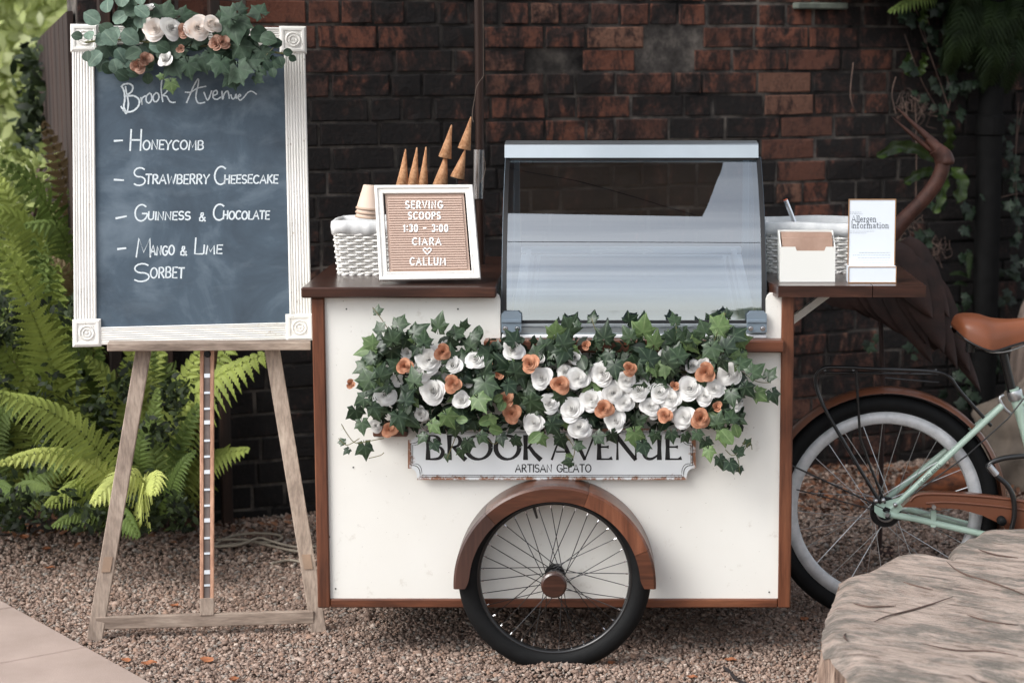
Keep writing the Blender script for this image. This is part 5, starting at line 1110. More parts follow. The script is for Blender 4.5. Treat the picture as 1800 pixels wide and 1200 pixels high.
MB().add([bq(.01, .01, -.019), bq(WQ-.01, .01, -.019), bq(WQ-.01, HQ-.01, -.019), bq(.01, HQ-.01, -.019)], [(0, 3, 2, 1)]).build('backing', m_trimz, cbd)
plq = (bq(WQ/2, HQ/2, -.003), nQ)
def px_line(m, pts, wpx, k=6):
    p = smooth_path([onp(x, y, *plq) for x, y in pts], k) if len(pts) > 2 else [onp(x, y, *plq) for x, y in pts]
    m.ribbon(p, [wpx*1.3/640*(.75+.4*abs(math.sin(i*.9+pts[0][0]))) for i in range(len(p))], nQ, .0006)
m = MB(); S4 = lambda l: [(120+x/4.0909, y/4.0909) for x, y in l]
for l, w_ in (([(382, 618), (402, 660), (406, 720), (400, 770), (420, 815)], 2.4), ([(378, 765), (400, 795), (420, 815), (432, 740), (415, 650), (412, 620)], 2.2), ([(380, 628), (400, 608), (440, 604), (464, 625), (455, 660), (418, 692), (470, 690), (508, 718), (505, 762), (470, 797), (425, 806), (392, 792)], 2.4),
              ([(522, 700), (532, 756), (528, 718), (545, 696), (562, 690)], 2), ([(585, 670), (562, 695), (562, 730), (582, 742), (600, 715), (596, 680), (580, 668)], 2), ([(632, 668), (612, 690), (614, 725), (634, 732), (652, 705), (646, 675), (628, 668)], 2), ([(674, 575), (668, 640), (680, 736)], 2), ([(722, 640), (704, 666), (682, 688), (708, 694), (728, 728), (748, 738), (772, 736)], 2),
              ([(850, 742), (872, 690), (900, 625), (932, 570), (936, 600), (918, 690), (928, 735), (950, 744), (985, 736)], 2), ([(838, 664), (880, 664), (930, 636), (992, 622)], 2), ([(975, 662), (1003, 722), (1032, 652)], 2), ([(1036, 692), (1070, 676), (1066, 652), (1044, 664), (1042, 704), (1070, 716), (1098, 698)], 2),
              ([(1105, 655), (1110, 716), (1122, 676), (1144, 656), (1154, 680), (1158, 712)], 2), ([(1168, 680), (1180, 712), (1198, 704), (1206, 678), (1210, 712)], 2), ([(1218, 700), (1240, 690), (1232, 680), (1220, 700), (1236, 722), (1262, 702), (1290, 668), (1320, 658), (1356, 681)], 1.8)): px_line(m, S4(l), w_)
m.build('chalk_title', m_chalk, cbd)
for l in ([(200, 248), (216, 247)], [(200, 316), (218, 317)], [(203, 384), (223, 380)], [(206, 438), (222, 436)]): m = MB(); px_line(m, l, 2.6); m.build('chalk_dash', m_chalk, cbd)
random.seed(5)
for s, x0, x1, yt, yb in (('H', 227, 248, 229, 265), ('ONEYCOMB', 251, 357, 247, 263), ('S', 233, 255, 294, 326), ('TRAWBERRY', 256, 367, 307, 323), ('C', 376, 396, 293, 324), ('HEESECAKE', 394, 488, 308, 322), ('G', 236, 258, 360, 388), ('UINNESS', 260, 334, 372, 386), ('&', 349, 361, 373, 388), ('C', 374, 393, 359, 387), ('HOCOLATE', 392, 473, 371, 385),
                       ('M', 239, 265, 419, 452), ('ANGO', 264, 306, 432, 448), ('&', 316, 328, 432, 448), ('L', 341, 356, 419, 446), ('IME', 357, 390, 431, 446), ('S', 233, 262, 462, 494), ('ORBET', 264, 323, 470, 488)):
    m = MB(); text(m, s, x0, x1, yb, yt, plq, 2.7, .16, .035, .06); m.build('chalk_word' if len(s) > 1 else 'chalk_letter', m_chalk, cbd)
# garland over the board
random.seed(23)
gb = thing('flower_garland', bq(WQ*.5, HQ, .02), 'small garland of blush roses, eucalyptus and ivy over the top of the chalkboard', 'garland')
YB_ = .43
for (x, y, r, k, d) in ((271, 50, 20, 'p', (-.1, -1, .15)), (303, 48, 18, 'w', (.7, -.8, .3)), (349, 48, 20, 'p', (.4, -1, .2)), (375, 40, 16, 'p', (.6, -.6, .5)), (323, 54, 12, 'd', (-.2, -1, 0)), (378, 76, 12, 'd', (-.3, -1, .2)), (393, 73, 12, 'd', (.4, -1, .3)), (242, 116, 12, 'd', (0, -1, .1)), (256, 103, 11, 'd', (.4, -1, .2)), (288, 102, 14, 'w', (-.5, -.8, .4)), (262, 12, 9, 'w', (0, -.5, 1)), (318, 86, 7, 'd', (0, -1, 0))):
    put_rose(gb, x, y, r*1.12, k, YB_-.045, dirv=d)
EX = [(287, 28, 34, .3, 1), (340, 70, 34, .6, 1), (318, 82, 40, -1.4, 1), (305, 106, 38, 2.7, 1), (413, 36, 44, 2.9, 1), (418, 18, 20, .3, 1), (405, 32, 30, -.9, 1), (422, 80, 34, 2.7, 1), (440, 62, 30, 1.4, 2), (458, 65, 26, 1.9, 2), (460, 90, 26, 2.6, 1), (478, 108, 22, 2.2, 1), (418, 120, 36, 2.7, 1), (388, 108, 30, -2.8, 1), (408, 134, 28, 2.9, 1), (440, 105, 28, 2.6, 1), (450, 135, 18, 2.2, 1), (300, 145, 20, 3.0, 3), (285, 135, 10, -1.5, 3),
      (330, 112, 30, 3.0, 1), (355, 104, 30, 2.8, 1), (370, 95, 32, 2.2, 1), (260, 30, 26, -.8, 0), (212, 12, 26, .2, 0), (190, 22, 26, -.3, 0), (175, 40, 28, -1.0, 0), (200, 40, 26, .9, 0), (182, 55, 28, 2.4, 0), (215, 55, 30, 2.2, 0), (220, 25, 26, 1.1, 2), (235, 10, 26, .2, 2), (250, 8, 22, -.3, 0), (145, 66, 17, -1.4, 2), (158, 70, 19, -.3, 0), (153, 90, 18, 2.9, 2), (170, 78, 22, .8, 0), (178, 92, 28, -2.4, 0), (195, 72, 24, .4, 0), (205, 86, 24, 2.6, 0), (200, 104, 24, 2.9, 0), (222, 100, 22, 2.4, 0), (236, 62, 26, -.4, 0), (232, 82, 28, 2.8, 2), (262, 80, 26, 1.6, 0), (246, 50, 22, 0, 0), (182, 112, 20, 2.4, 2), (205, 125, 22, 2.2, 2), (222, 122, 20, 2.0, 2), (258, 128, 18, 3.0, 2), (245, 90, 24, -2.2, 2), (276, 78, 22, 2.0, 2),
      (485, 85, 16, .3, 2), (498, 92, 14, 1.6, 2), (508, 100, 12, 2.0, 2), (490, 100, 16, 2.8, 2), (475, 80, 20, 1.0, 2), (465, 108, 18, 2.6, 2), (478, 120, 15, 2.9, 2), (460, 122, 16, -2.8, 1)]
for x, y, s, roll, k in EX:
    put_leaf(gb, x, y, YB_-.04+U(-.03, .02), s*1.15, roll, {0: EUC, 1: IVYB, 2: EUD, 3: IVYL}[k], .4)
for i in range(70):
    x = U(175, 470); y = U(20, 118)
    if x < 200 and y < 40: continue
    put_leaf(gb, x, y, YB_+U(-.01, .03), U(20, 34), U(-3.1, 3.1), random.choice((EUD, IVYB, EUC if x < 260 else EUD)), .5)
m = MB(); m.tube(smooth_path([at(x, y, YB_) for x, y in ((150, 75), (200, 70), (270, 75), (340, 80), (410, 85), (460, 90), (505, 95))], 5), .003, 6); m.tube(smooth_path([at(x, y, YB_-.03) for x, y in ((430, 130), (450, 118), (470, 95), (485, 80))], 4), .001, 5); m.build('garland_stem', m_stem, gb)
# ================================================================ EASEL
es = thing('easel', atz(362, 1120, 0), 'weathered wooden painting easel holding the chalkboard', 'easel')
fl, fr, fb = atz(165, 1131, .0), atz(562, 1117, .0), atz(332, 934, .0)
def beam(a, b, w_, d_, name, mt, parent, side=Vector((1, 0, 0)), ch=.002, ext=0):
    t = (b-a).normalized(); s = (side-t*side.dot(t)).normalized(); n = t.cross(s)
    # local +Z along the beam so that the grain follows it
    return MB().obox((a+b)/2, (s, n, t), (w_/2, d_/2, (b-a).length/2+ext), ch).build(name, mt, parent)
tl, tr_ = at(253, 612, .36), at(478, 612, .42)
ux = (Q[1]-Q[0]).normalized()
topc = at(365, 10, .80)
beam(fl, fl+(tl-fl)*1.0, .043, .020, 'leg', m_easelz, es, ux); beam(fr, fr+(tr_-fr)*1.0, .043, .020, 'leg', m_easelz, es, ux)
beam(fb, at(382, 520, .95), .045, .02, 'rear_leg', m_darkpost if False else wood('rear_leg_wood', srgb(66, 44, 36), srgb(92, 64, 52), srgb(112, 80, 66), 'Z', .8, 0, 20), es, ux)
ca_, cb_ = at(168, 1094, .20), at(552, 1083, .27); beam(ca_, cb_, .036, .018, 'cross_bar', m_easelx, es, Vector((0, 0, 1)))
sa, sb = at(190, 608, .31), at(546, 606, .39); b_ = beam(sa, sb, .022, .06, 'shelf', m_easelx, es, Vector((0, 0, 1)))
# central channel with the steel notches
ma, mb_ = at(364, 1078, .235), at(364, 612, .385); t = (mb_-ma).normalized()
for s in (-1, 1): beam(ma+ux*s*.0145, mb_+ux*s*.0145, .0105, .02, 'centre_rail', m_easeld, es, ux)
beam(ma, mb_, .018, .006, 'channel', simple('grey_steel_track', srgb(104, 94, 90), srgb(126, 114, 108), .5, .3, 20), es, ux)
beam(ma-t*.005, ma+t*.045, .040, .022, 'rail_foot', m_easelz, es, ux)
nn = ux.cross(t); nn = nn if nn.y < 0 else -nn
ys = [660, 690, 718, 742, 774, 802, 829, 860, 888, 914, 945, 972, 1005, 1028]
for i, y in enumerate(ys):
    p = onp(364, y, ma+nn*.0045, nn); big = i % 3 == 0
    MB().obox(p, (ux, nn, t), (.0085, .002, .006 if big else .0035), .0005).build('steel_notch', m_chrome if not big else simple('bright_steel', (.85, .86, .88), None, .3, .8), es)
MB().lathe([(.0001, -.012), (.008, -.012), (.010, -.002), (.006, .012)], at(365, 622, .33), (0, 1, 0), 12).build('clamp_knob', m_iron, es)
for px, py, Y in ((545, 985, .24), (172, 988, .22)):
    p = at(px-3 if px > 300 else px, py, Y)
    sl_ = (fl-tl).normalized() if px < 300 else (fr-tr_).normalized()
    q_ = MB().obox((fl+(tl-fl)*.27 if px < 300 else fr+(tr_-fr)*.26)+Vector((0, -.012, 0))+ux*(.002), (ux, Vector((0, 1, 0)), sl_), (.012, .0015, .021)).build('tape_patch', simple('brown_tape', srgb(134, 112, 94), srgb(146, 122, 102), .6, 0, 20), es)
# ================================================================ BICYCLE
random.seed(31); BY = .42
bk = thing('bicycle', (at(1553, 893, BY).x, BY, 0), 'mint green city bicycle with tan saddle, mudguard and chain guard leaning behind the cart', 'bicycle')
m_mint = simple('mint_paint', srgb(180, 206, 190), srgb(188, 212, 196), .3, 0, 4, coat=.4); m_tan = simple('tan_paint', srgb(106, 64, 45), srgb(116, 72, 51), .32, 0, 4, coat=.35)
def leather():
    t = NT('tan_leather'); n = t.noise(t.coord('Object'), 240, 5, .7); return t.pbr(t.ramp(t.noise(t.coord('Object'), 8, 3), [(.3, srgb(116, 66, 42)), (.7, srgb(138, 82, 54))]), .38, 0, .45, bump=n, bs=.12)
m_leather = leather(); m_rimw = simple('pale_rim', srgb(200, 202, 203), srgb(220, 221, 222), .45, .15, 30, lo=.4, hi=.6); m_sil = simple('silver', (.6, .61, .62), None, .3, .9)
def bikewheel(c, name='wheel', nsp=28):
    w_ = MB().lathe([(.309+.0255*math.cos(R(a)), .0235*math.sin(R(a))) for a in range(0, 360, 20)], c, (0, 1, 0), 96, True).build(name, m_rubber, bk, True)
    MB().lathe([(.286, -.012), (.254, -.014), (.249, 0), (.254, .014), (.286, .012)], c, (0, 1, 0), 96, True).build('rim', m_rimw, w_, True)
    for k in range(nsp):
        a = 2*math.pi*k/nsp+.03; s = 1 if k % 2 else -1; b = a+R(70)*(1 if (k//2) % 2 else -1)
        MB().tube([c+Vector((math.cos(b)*.028, .03*s, math.sin(b)*.028)), c+Vector((math.cos(a)*.25, 0, math.sin(a)*.25))], .0011, 5).build('spoke', m_sil, w_)
    MB().lathe([(.0001, -.06), (.006, -.06), (.006, -.04), (.03, -.034), (.031, -.028), (.018, -.024), (.018, .024), (.031, .028), (.03, .034), (.006, .04), (.006, .06)], c, (0, 1, 0), 20).build('hub', m_blackp, w_, True)
    return w_
H = at(1553, 893, BY); H.z = .335; BZ = 0
rw_ = bikewheel(H); FH = H+Vector((1.06, 0, 0)); bikewheel(FH)
MB().lathe([(.042, -.003), (.045, 0), (.042, .003), (.02, .003), (.02, -.003)], H+Vector((0, -.045, 0)), (0, 1, 0), 40, True).build('brake_disc', m_blackp, bk)
MB().lathe([(.024, -.004), (.028, -.002), (.028, .002), (.024, .004)], H+Vector((0, -.052, 0)), (0, 1, 0), 18, True).build('sprocket', m_sil, bk)
B = lambda px, py, dy=0.0: at(px, py, BY+dy)
# mudguard: curved strip
m = MB()
def fender(c, r, a0, a1, name):
    m = MB(); n = 40; pr = [(-.032, -.010), (-.026, .0), (-.012, .005), (.012, .005), (.026, 0), (.032, -.010)]
    vs = []
    for i in range(n+1):
        a = R(a0+(a1-a0)*i/n)
        for y, dr in pr: vs.append(c+Vector(((r+dr)*math.cos(a), y, (r+dr)*math.sin(a))))
    m.add(vs, [(6*i+k, 6*i+k+1, 6*i+7+k, 6*i+6+k) for i in range(n) for k in range(5)]); return m.build(name, m_tan, bk, True)
fender(H+Vector((-.0, 0, .004)), .349, 176, -20, 'mudguard'); fender(FH, .349, 150, 20, 'mudguard')
HB = H
st1, st2 = B(1770, 708, -.0), None
def tb(pts, r, name, mt, n=12): return MB().tube(pts, r, n).build(name, mt, bk, True)
bb = B(1862, 965); sttop = B(1781, 682)
tb([sttop, bb], .0165, 'seat_tube', m_mint, 16)
for s, nm in ((-1, 'seat_stay'), (1, 'seat_stay')): tb([H+Vector((.012, .055*s, .012)), H+Vector((.05, .055*s, .045)), B(1762, 712, .035*s)], .0095, nm, m_mint)
for s in (-1, 1): tb([H+Vector((.012, .055*s, -.005)), H+Vector((.08, .056*s, -.016)), bb+Vector((0, .035*s, 0))], .010, 'chain_stay', m_mint)
tb([sttop+Vector((.008, 0, -.05)), FH+Vector((-.25, 0, .52))], .014, 'top_tube', m_mint); tb([bb, FH+Vector((-.27, 0, .44))], .017, 'down_tube', m_mint)
tb([FH+Vector((-.28, 0, .6)), FH+Vector((-.24, 0, .40))], .018, 'head_tube', m_mint)
for s in (-1, 1): tb([FH+Vector((-.235, .03*s, .38)), FH+Vector((-.1, .045*s, .12)), FH+Vector((0, .05*s, 0))], .011, 'fork_blade', m_mint)
tb(smooth_path([FH+Vector((-.30, 0, .62)), FH+Vector((-.31, 0, .72)), FH+Vector((-.30, .12, .78)), FH+Vector((-.42, .28, .76)), FH+Vector((-.55, .30, .73))], 5), .011, 'handlebar', m_sil); tb(smooth_path([FH+Vector((-.31, 0, .72)), FH+Vector((-.30, -.12, .78)), FH+Vector((-.42, -.28, .76)), FH+Vector((-.55, -.30, .73))], 5), .011, 'handlebar', m_sil)
# dropout plate (hooked) on the near side
def plate(pxs, dy, th, name, mt): return MB().prism([B(x, y, dy) for x, y in pxs], (0, th, 0)).build(name, mt, bk)
d_ = -.062
plate([(1537, 888), (1547, 882), (1562, 880), (1580, 874), (1592, 884), (1585, 896), (1572, 906), (1563, 903), (1566, 894), (1556, 890), (1551, 896), (1556, 904), (1556, 911), (1545, 907), (1537, 899)], d_, .006, 'dropout', m_mint)
for px, py in ((1539, 879), (1552, 878), (1573, 886)): MB().lathe([(.0001, -.012), (.006, -.012), (.0065, 0)], B(px, py, d_), (0, 1, 0), 10).build('bolt', m_sil, bk, True)
MB().lathe([(.0001, -.02), (.007, -.02), (.009, -.004), (.009, 0)], H+Vector((0, -.064, 0)), (0, 1, 0), 6).build('axle_nut', m_sil, bk)
# seat post, clamp, saddle
tb([sttop-Vector((0, 0, .02)), B(1762, 615)], .0125, 'seat_post', m_blackp, 14)
MB().lathe([(.021, -.014), (.0225, -.010), (.0225, .010), (.021, .014)], sttop-(bb-sttop).normalized()*-.02, (bb-sttop), 18).build('seat_clamp', m_sil, bk, True)
tb(smooth_path([B(1764, 694, -.03), B(1757, 700, -.035), B(1765, 716, -.035), B(1778, 728, -.03)], 4), .0045, 'clamp_lever', m_sil, 8)
top = [(1675, 571), (1683, 556), (1700, 551.5), (1722, 553), (1745, 559.5), (1775, 561), (1805, 559), (1835, 562), (1862, 570)]
bot = [(1677, 577), (1686, 586), (1703, 596), (1725, 605), (1742, 607), (1772, 601), (1805, 594), (1835, 588), (1862, 580)]
wd = [.05, .085, .10, .105, .09, .06, .042, .032, .018]
TP = [B(*p) for p in top]; BP = [B(*p) for p in bot]; tp_s = smooth_path(TP, 4); bp_s = smooth_path(BP, 4); w_s = [q.x for q in smooth_path([(a, 0, 0) for a in wd], 4)]
def sf(u, v):
    i = int(round(u*(len(tp_s)-1))); a = math.pi*(1.0*v); t_, b_ = tp_s[i], bp_s[i]; h = t_.z-b_.z
    c = math.cos(a); s = math.sin(a); return Vector((t_.x*(s)+b_.x*(1-s), BY+w_s[i]*(abs(c)**.7)*(-1 if c > 0 else 1), b_.z+h*s**.62))
sd = MB().grid(sf, len(tp_s)-1, 18); nv = 19
sd.f.append(tuple(range(0, 19))); 
sdo = sd.build('saddle', m_leather, bk, True)
m = MB(); m.tube([Vector((p.x, BY-w_s[i], p.z-.002)) for i, p in enumerate(bp_s)], .0035, 6); m.tube([Vector((p.x, BY+w_s[i], p.z-.002)) for i, p in enumerate(bp_s)], .0035, 6); m.build('saddle_rim', m_blackp, sdo, True)
def sb(u, v):
    i = int(round(u*(len(bp_s)-1))); b_ = bp_s[i]; return Vector((b_.x, BY+w_s[i]*(2*v-1)*.97, b_.z-.012*(1-(2*v-1)**2)-.002))
MB().grid(sb, len(bp_s)-1, 8).build('saddle_base', m_blackp, sdo)
for s in (-1, 1): MB().tube(smooth_path([B(1712, 602, s*.02), B(1740, 618, s*.02), B(1775, 616, s*.02), B(1820, 598, s*.02)], 5), .0035, 6).build('saddle_rail', m_sil, sdo, True)
MB().box(tuple(B(1752, 622, -.022)), tuple(B(1772, 606, .022)), .003).build('saddle_clamp', m_blackp, sdo)
for s in (-1, 1): MB().lathe([(.013, -.0), (.014, .006), (.013, .012), (.014, .018), (.013, .024), (.014, .03), (.012, .036)], B(1706, 600, s*.05)-Vector((0, 0, .03)), (0, 0, 1), 12).build('saddle_spring', m_blackp, sdo, True)
# rack
for s in (-1, 1):
    tb(smooth_path([B(1548, 884, .065*s), B(1500, 805, .065*s), B(1449, 716, .06*s), B(1434, 672, .055*s), B(1442, 650, .055*s), B(1470, 645, .055*s), B(1560, 649, .055*s), B(1640, 653, .055*s), B(1668, 662, .05*s), B(1690, 690, .045*s), B(1742, 748, .03*s)], 5), .0052, 'rack_tube', m_blackp, 8)
    tb([B(1556, 884, .06*s), B(1530, 820, .06*s), B(1512, 770, .058*s), B(1505, 652, .055*s)], .004, 'rack_stay', m_blackp, 6)
for px in (1450, 1500, 1550, 1600, 1645): tb([B(px, 650, -.055), B(px, 650, .055)], .004, 'rack_bar', m_blackp, 6)
tb([B(1450, 655, 0), B(1650, 658, 0)], .004, 'rack_bar', m_blackp, 6); tb(smooth_path([B(1556, 664, -.05), B(1600, 668, -.05), B(1650, 672, -.04)], 4), .003, 'rack_spring', m_blackp, 6)
tb([B(1386, 815, -.06), H+Vector((0, -.06, .01))], .0028, 'mudguard_stay', m_blackp, 6); tb([B(1400, 860, -.055), H+Vector((0, -.056, .0))], .002, 'mudguard_stay', m_blackp, 6)
# chain guard
cg = [(1586, 891), (1600, 878), (1618, 868), (1640, 866), (1700, 868), (1760, 875), (1830, 886), (1890, 905), (1905, 940), (1880, 975), (1830, 985), (1788, 960), (1762, 922), (1728, 906), (1690, 895), (1650, 892)]
g_ = plate(cg, -.105, .035, 'chain_guard', m_tan)
MB().tube(smooth_path([B(x, y, -.106) for x, y in ((1628, 884), (1660, 882), (1720, 886), (1790, 894), (1850, 908))], 4), .0035, 6).build('pressed_ridge', m_tan, g_, True)
MB().tube(smooth_path([B(x, y, -.104) for x, y in ((1600, 880), (1620, 868), (1700, 870), (1800, 881), (1890, 907))], 4), .005, 6).build('pressed_ridge', m_tan, g_, True)
MB().box(tuple(B(1636, 926, -.062)), tuple(B(1645, 896, -.055))).build('guard_tab', m_mint, g_); MB().lathe([(.0001, -.008), (.006, -.008), (.006, 0)], B(1641, 890, -.106), (0, 1, 0), 10).build('bolt', m_sil, g_)
for px, py in ((1760, 914),): MB().lathe([(.0001, -.02), (.012, -.02), (.013, 0), (.013, .05)], B(px, py, -.11), (0, 1, 0), 14).build('rubber_cap', m_rubber, g_, True)
tb([bb+Vector((0, -.12, 0)), bb+Vector((.02, -.125, -.17))], .009, 'crank', m_sil, 8); MB().box(tuple(bb+Vector((-.03, -.23, -.185))), tuple(bb+Vector((.07, -.14, -.16))), .004).build('pedal', m_blackp, bk)
# black cable lock hanging round the frame
lk = thing('cable_lock', B(1770, 880, -.12), 'black cable lock looped round the bicycle frame under the saddle', 'lock')
lo = MB().tube(smooth_path([B(1830, 800, -.12), B(1800, 801, -.12), B(1765, 805, -.12), B(1742, 813, -.12), B(1738, 822, -.12), B(1750, 835, -.12), B(1770, 852, -.12), B(1781, 875, -.12), B(1783, 905, -.12), B(1778, 930, -.12)], 5), .0075, 10).build('cable', m_blackp, lk, True)
MB().tube([B(1739, 818, -.135), B(1752, 834, -.135)], .009, 10).build('lock_ferrule', m_sil, lk, True)
# lettering on the seat stay
sv0, sv1 = H+Vector((.05, -.055, .045)), B(1762, 712, -.035); dv = (sv1-sv0).normalized(); nv_ = Vector((0, -1, 0)); nv_ = (nv_-dv*nv_.dot(dv)).normalized(); uv_ = dv.cross(nv_); uv_ = uv_ if uv_.z > 0 else -uv_
m = MB(); s_ = 'MILORD BIKES'; x = .055; hh = .0085
for c in s_:
    wd_, stt = G[c]
    for q in stt: m.ribbon([sv0+dv*(x+gx*hh*1.15)+uv_*((gy-.5)*hh)+nv_*.0096 for gx, gy in q], .0013, nv_, .0002)
    x += (wd_+.22)*hh*1.15
m.build('lettering', m_black, bk)
# ================================================================ STUMP
random.seed(41); SZ = .33
ol = [(1441, 1112), (1449, 1086), (1462, 1058), (1474, 1030), (1488, 1010), (1508, 1006), (1524, 1003), (1545, 990), (1562, 983), (1578, 976), (1600, 973), (1625, 977), (1650, 983), (1664, 988), (1669, 984), (1668, 972), (1678, 958), (1695, 948), (1712, 942), (1728, 930), (1760, 925), (1800, 924), (1860, 930), (1930, 955), (1990, 1000)]
O2 = [atz(x, y, SZ) for x, y in ol]
e = O2[-1]; f0 = O2[0]; cen = Vector((1.02, -.62, SZ))
O2 += [Vector((e.x+.02, e.y-.3, SZ)), Vector((e.x-.05, e.y-.6, SZ)), Vector((e.x-.22, e.y-.85, SZ)), Vector((1.0, -1.28, SZ)), Vector((.82, -1.22, SZ)), atz(1505, 1215, SZ)-Vector((0, .14, 0)), atz(1490, 1190, SZ), atz(1466, 1155, SZ), atz(1446, 1130, SZ)]
O2 = smooth_path(O2, 5, True); O2 = [p+(p-cen).normalized()*(.010*mnoise.noise(p*14)+.006*mnoise.noise(p*40)) for p in O2]; n = len(O2)
def stumpmat():
    t = NT('weathered_sawn_wood')
    def gr(sc_):
        a_ = t.coord('World', (1, 1, 1), (0, 0, R(33))); mp = t.n('ShaderNodeMapping'); mp.inputs['Scale'].default_value = sc_; t.l(a_, mp.inputs[0]); return mp.outputs[0]
    v = gr((1, 5.0, 1)); g = t.noise(v, 8, 10, .75, .6); g2 = t.noise(gr((1, 5, 1)), 34, 8, .75); b = t.noise(gr((1, 2, 1)), 5.5, 8, .7)
    a = t.ramp(g, [(.34, srgb(98, 86, 78)), (.44, srgb(184, 164, 151)), (.6, srgb(222, 203, 190))])
    a = t.mix(a, srgb(126, 122, 114), t.ramp(b, [(.48, 0.0), (.58, .85)])); a = t.mix(a, srgb(208, 192, 181), t.ramp(g2, [(.5, 0.0), (.64, .65)])); a = t.mix(a, srgb(70, 58, 52), t.ramp(t.noise(v, 20, 6, .7), [(.6, 0.0), (.72, .55)]))
    return t.pbr(a, .85, 0, .25, bump=t.math('ADD', g2, g), bs=1, bd=.02)
def barkmat():
    t = NT('stump_side'); g = t.noise(t.coord('World', (6, 6, .8)), 6, 7, .65, .5); a = t.ramp(g, [(.35, srgb(72, 56, 48)), (.5, srgb(146, 124, 110)), (.65, srgb(188, 166, 150))]); return t.pbr(a, .9, 0, .2, bump=g, bs=1, bd=.02)
st_ = thing('tree_stump', (cen.x, cen.y, 0), 'large weathered sawn tree stump in the right foreground in front of the bicycle', 'tree stump')
m = MB(); vs = []; rings = 14
def hgt(p, k): return .003*mnoise.noise(Vector((p.x*9-p.y*3, p.y*22+p.x*9, 0)))+.008*mnoise.noise(Vector((p.x*3, p.y*6, 3)))-.035*(max(0, k-.9)/.1)**2*(.6+.8*abs(mnoise.noise(Vector((p.x*8, p.y*8, 9)))))
for r_ in range(rings+1):
    k = (r_/rings)**.7
    for p in O2:
        q = cen.lerp(p, k); vs.append((q.x, q.y, SZ+hgt(q, k)+.012))
m.add(vs, [(r_*n+i, r_*n+(i+1) % n, (r_+1)*n+(i+1) % n, (r_+1)*n+i) for r_ in range(rings) for i in range(n)]); m.build('sawn_top', stumpmat(), st_, True)
m = MB(); vs = []; K = 8
for j in range(K+1):
    z = (SZ-.024)*(1-j/K)
    for i, p in enumerate(O2):
        d = (p-cen).normalized(); a = math.atan2(d.y, d.x); o = .02*mnoise.noise(Vector((a*9, z*2, 1)))+.012*mnoise.noise(Vector((a*26, z*4, 5)))
        flare = .05*(j/K)**2-(.012 if j == 0 else 0) if j else -.002; q = p+d*(o*(1 if j else .0)+flare); vs.append((q.x, q.y, z if j else SZ-.022+hgt(p, 1)+.034))
m.add(vs, [(j*n+i, (j+1)*n+i, (j+1)*n+(i+1) % n, j*n+(i+1) % n) for j in range(K) for i in range(n)]); m.build('stump_side', barkmat(), st_)
m = MB()
for l in ([(1560, 1010), (1590, 1024), (1640, 1036)], [(1700, 1080), (1740, 1092), (1790, 1098)], [(1500, 1060), (1530, 1066), (1575, 1064)], [(1620, 1130), (1680, 1142), (1740, 1144), (1790, 1152)], [(1720, 965), (1750, 975), (1790, 980)], [(1664, 986), (1680, 1000), (1705, 1012), (1740, 1022), (1790, 1040), (1830, 1060)], [(1675, 1048), (1640, 1060), (1600, 1072), (1560, 1082), (1536, 1092)], [(1487, 1112), (1484, 1118), (1490, 1126)]):
    m = MB(); p = smooth_path([atz(x, y, SZ+.0145) for x, y in l], 5); m.tube(p, [.0022*math.sin(math.pi*(i+.5)/len(p))+.0004 for i in range(len(p))], 5); m.build('crack', m_twig, st_)
# ================================================================ HERON SCULPTURE
SYY = 1.25
hr = thing('bird_sculpture', (at(1560, 700, SYY).x, SYY, 0), 'rusty metal heron sculpture with long curved neck behind the right shelf', 'sculpture')
m_rust = simple('dark_rust', srgb(34, 21, 18), srgb(56, 35, 29), .65, .2, 14, bump=.6)
m_rustn = simple('neck_rust', srgb(58, 34, 27), srgb(86, 53, 42), .55, .2, 20, bump=.4)
S = lambda x, y, d=0: at(x, y, SYY+d)
nk_ = smooth_path([S(1530, 470), S(1565, 415), S(1590, 385), S(1622, 352), S(1645, 322), S(1656, 296), S(1655, 276), S(1645, 262)], 6)
MB().tube(nk_, [.034-.010*min(1, i/14) if i < 34 else .026 for i in range(len(nk_))], 14).build('neck', m_rustn, hr, True)
hd_ = MB().tube(smooth_path([S(1662, 290), S(1660, 275), S(1645, 258), S(1630, 244)], 5), [.022, .027, .029, .029, .028, .027, .026, .024, .022, .02, .018, .016, .014, .013, .012, .011][:16], 12).build('head', m_rustn, hr, True)
MB().tube([S(1645, 254), S(1610, 222), S(1576, 189)], [.014, .008, .001], 8).build('upper_beak', m_rustn, hd_, True); MB().tube([S(1640, 266, .01), S(1602, 236, .01), S(1568, 206, .01)], [.011, .007, .001], 8).build('lower_beak', m_rustn, hd_, True)
bc = [S(1500, 480, .02), S(1560, 500, .02), S(1610, 545, .02), S(1650, 610, .02)]
MB().tube(smooth_path(bc, 6), [.02+.03*math.sin(math.pi*min(1, (i+1)/19)) for i in range(19)], 16).build('body', m_rust, hr, True)
def feather(a, b, w_, dy):
    p0, p1 = S(*a, dy), S(*b, dy); t = (p1-p0); L_ = t.length; t.normalize(); s_ = t.cross(Vector((0, 1, 0))).normalized()
    def fn(u, v):
        q = 2*v-1; ww = w_*(min(1, u*4+.4)*(1-max(0, u-.45)/.55)**.75+.0004); return p0+t*L_*u+s_*ww*q+Vector((0, .008*q*q, 0))
    MB().grid(fn, 10, 6).build('feather', m_rust, hr, True)
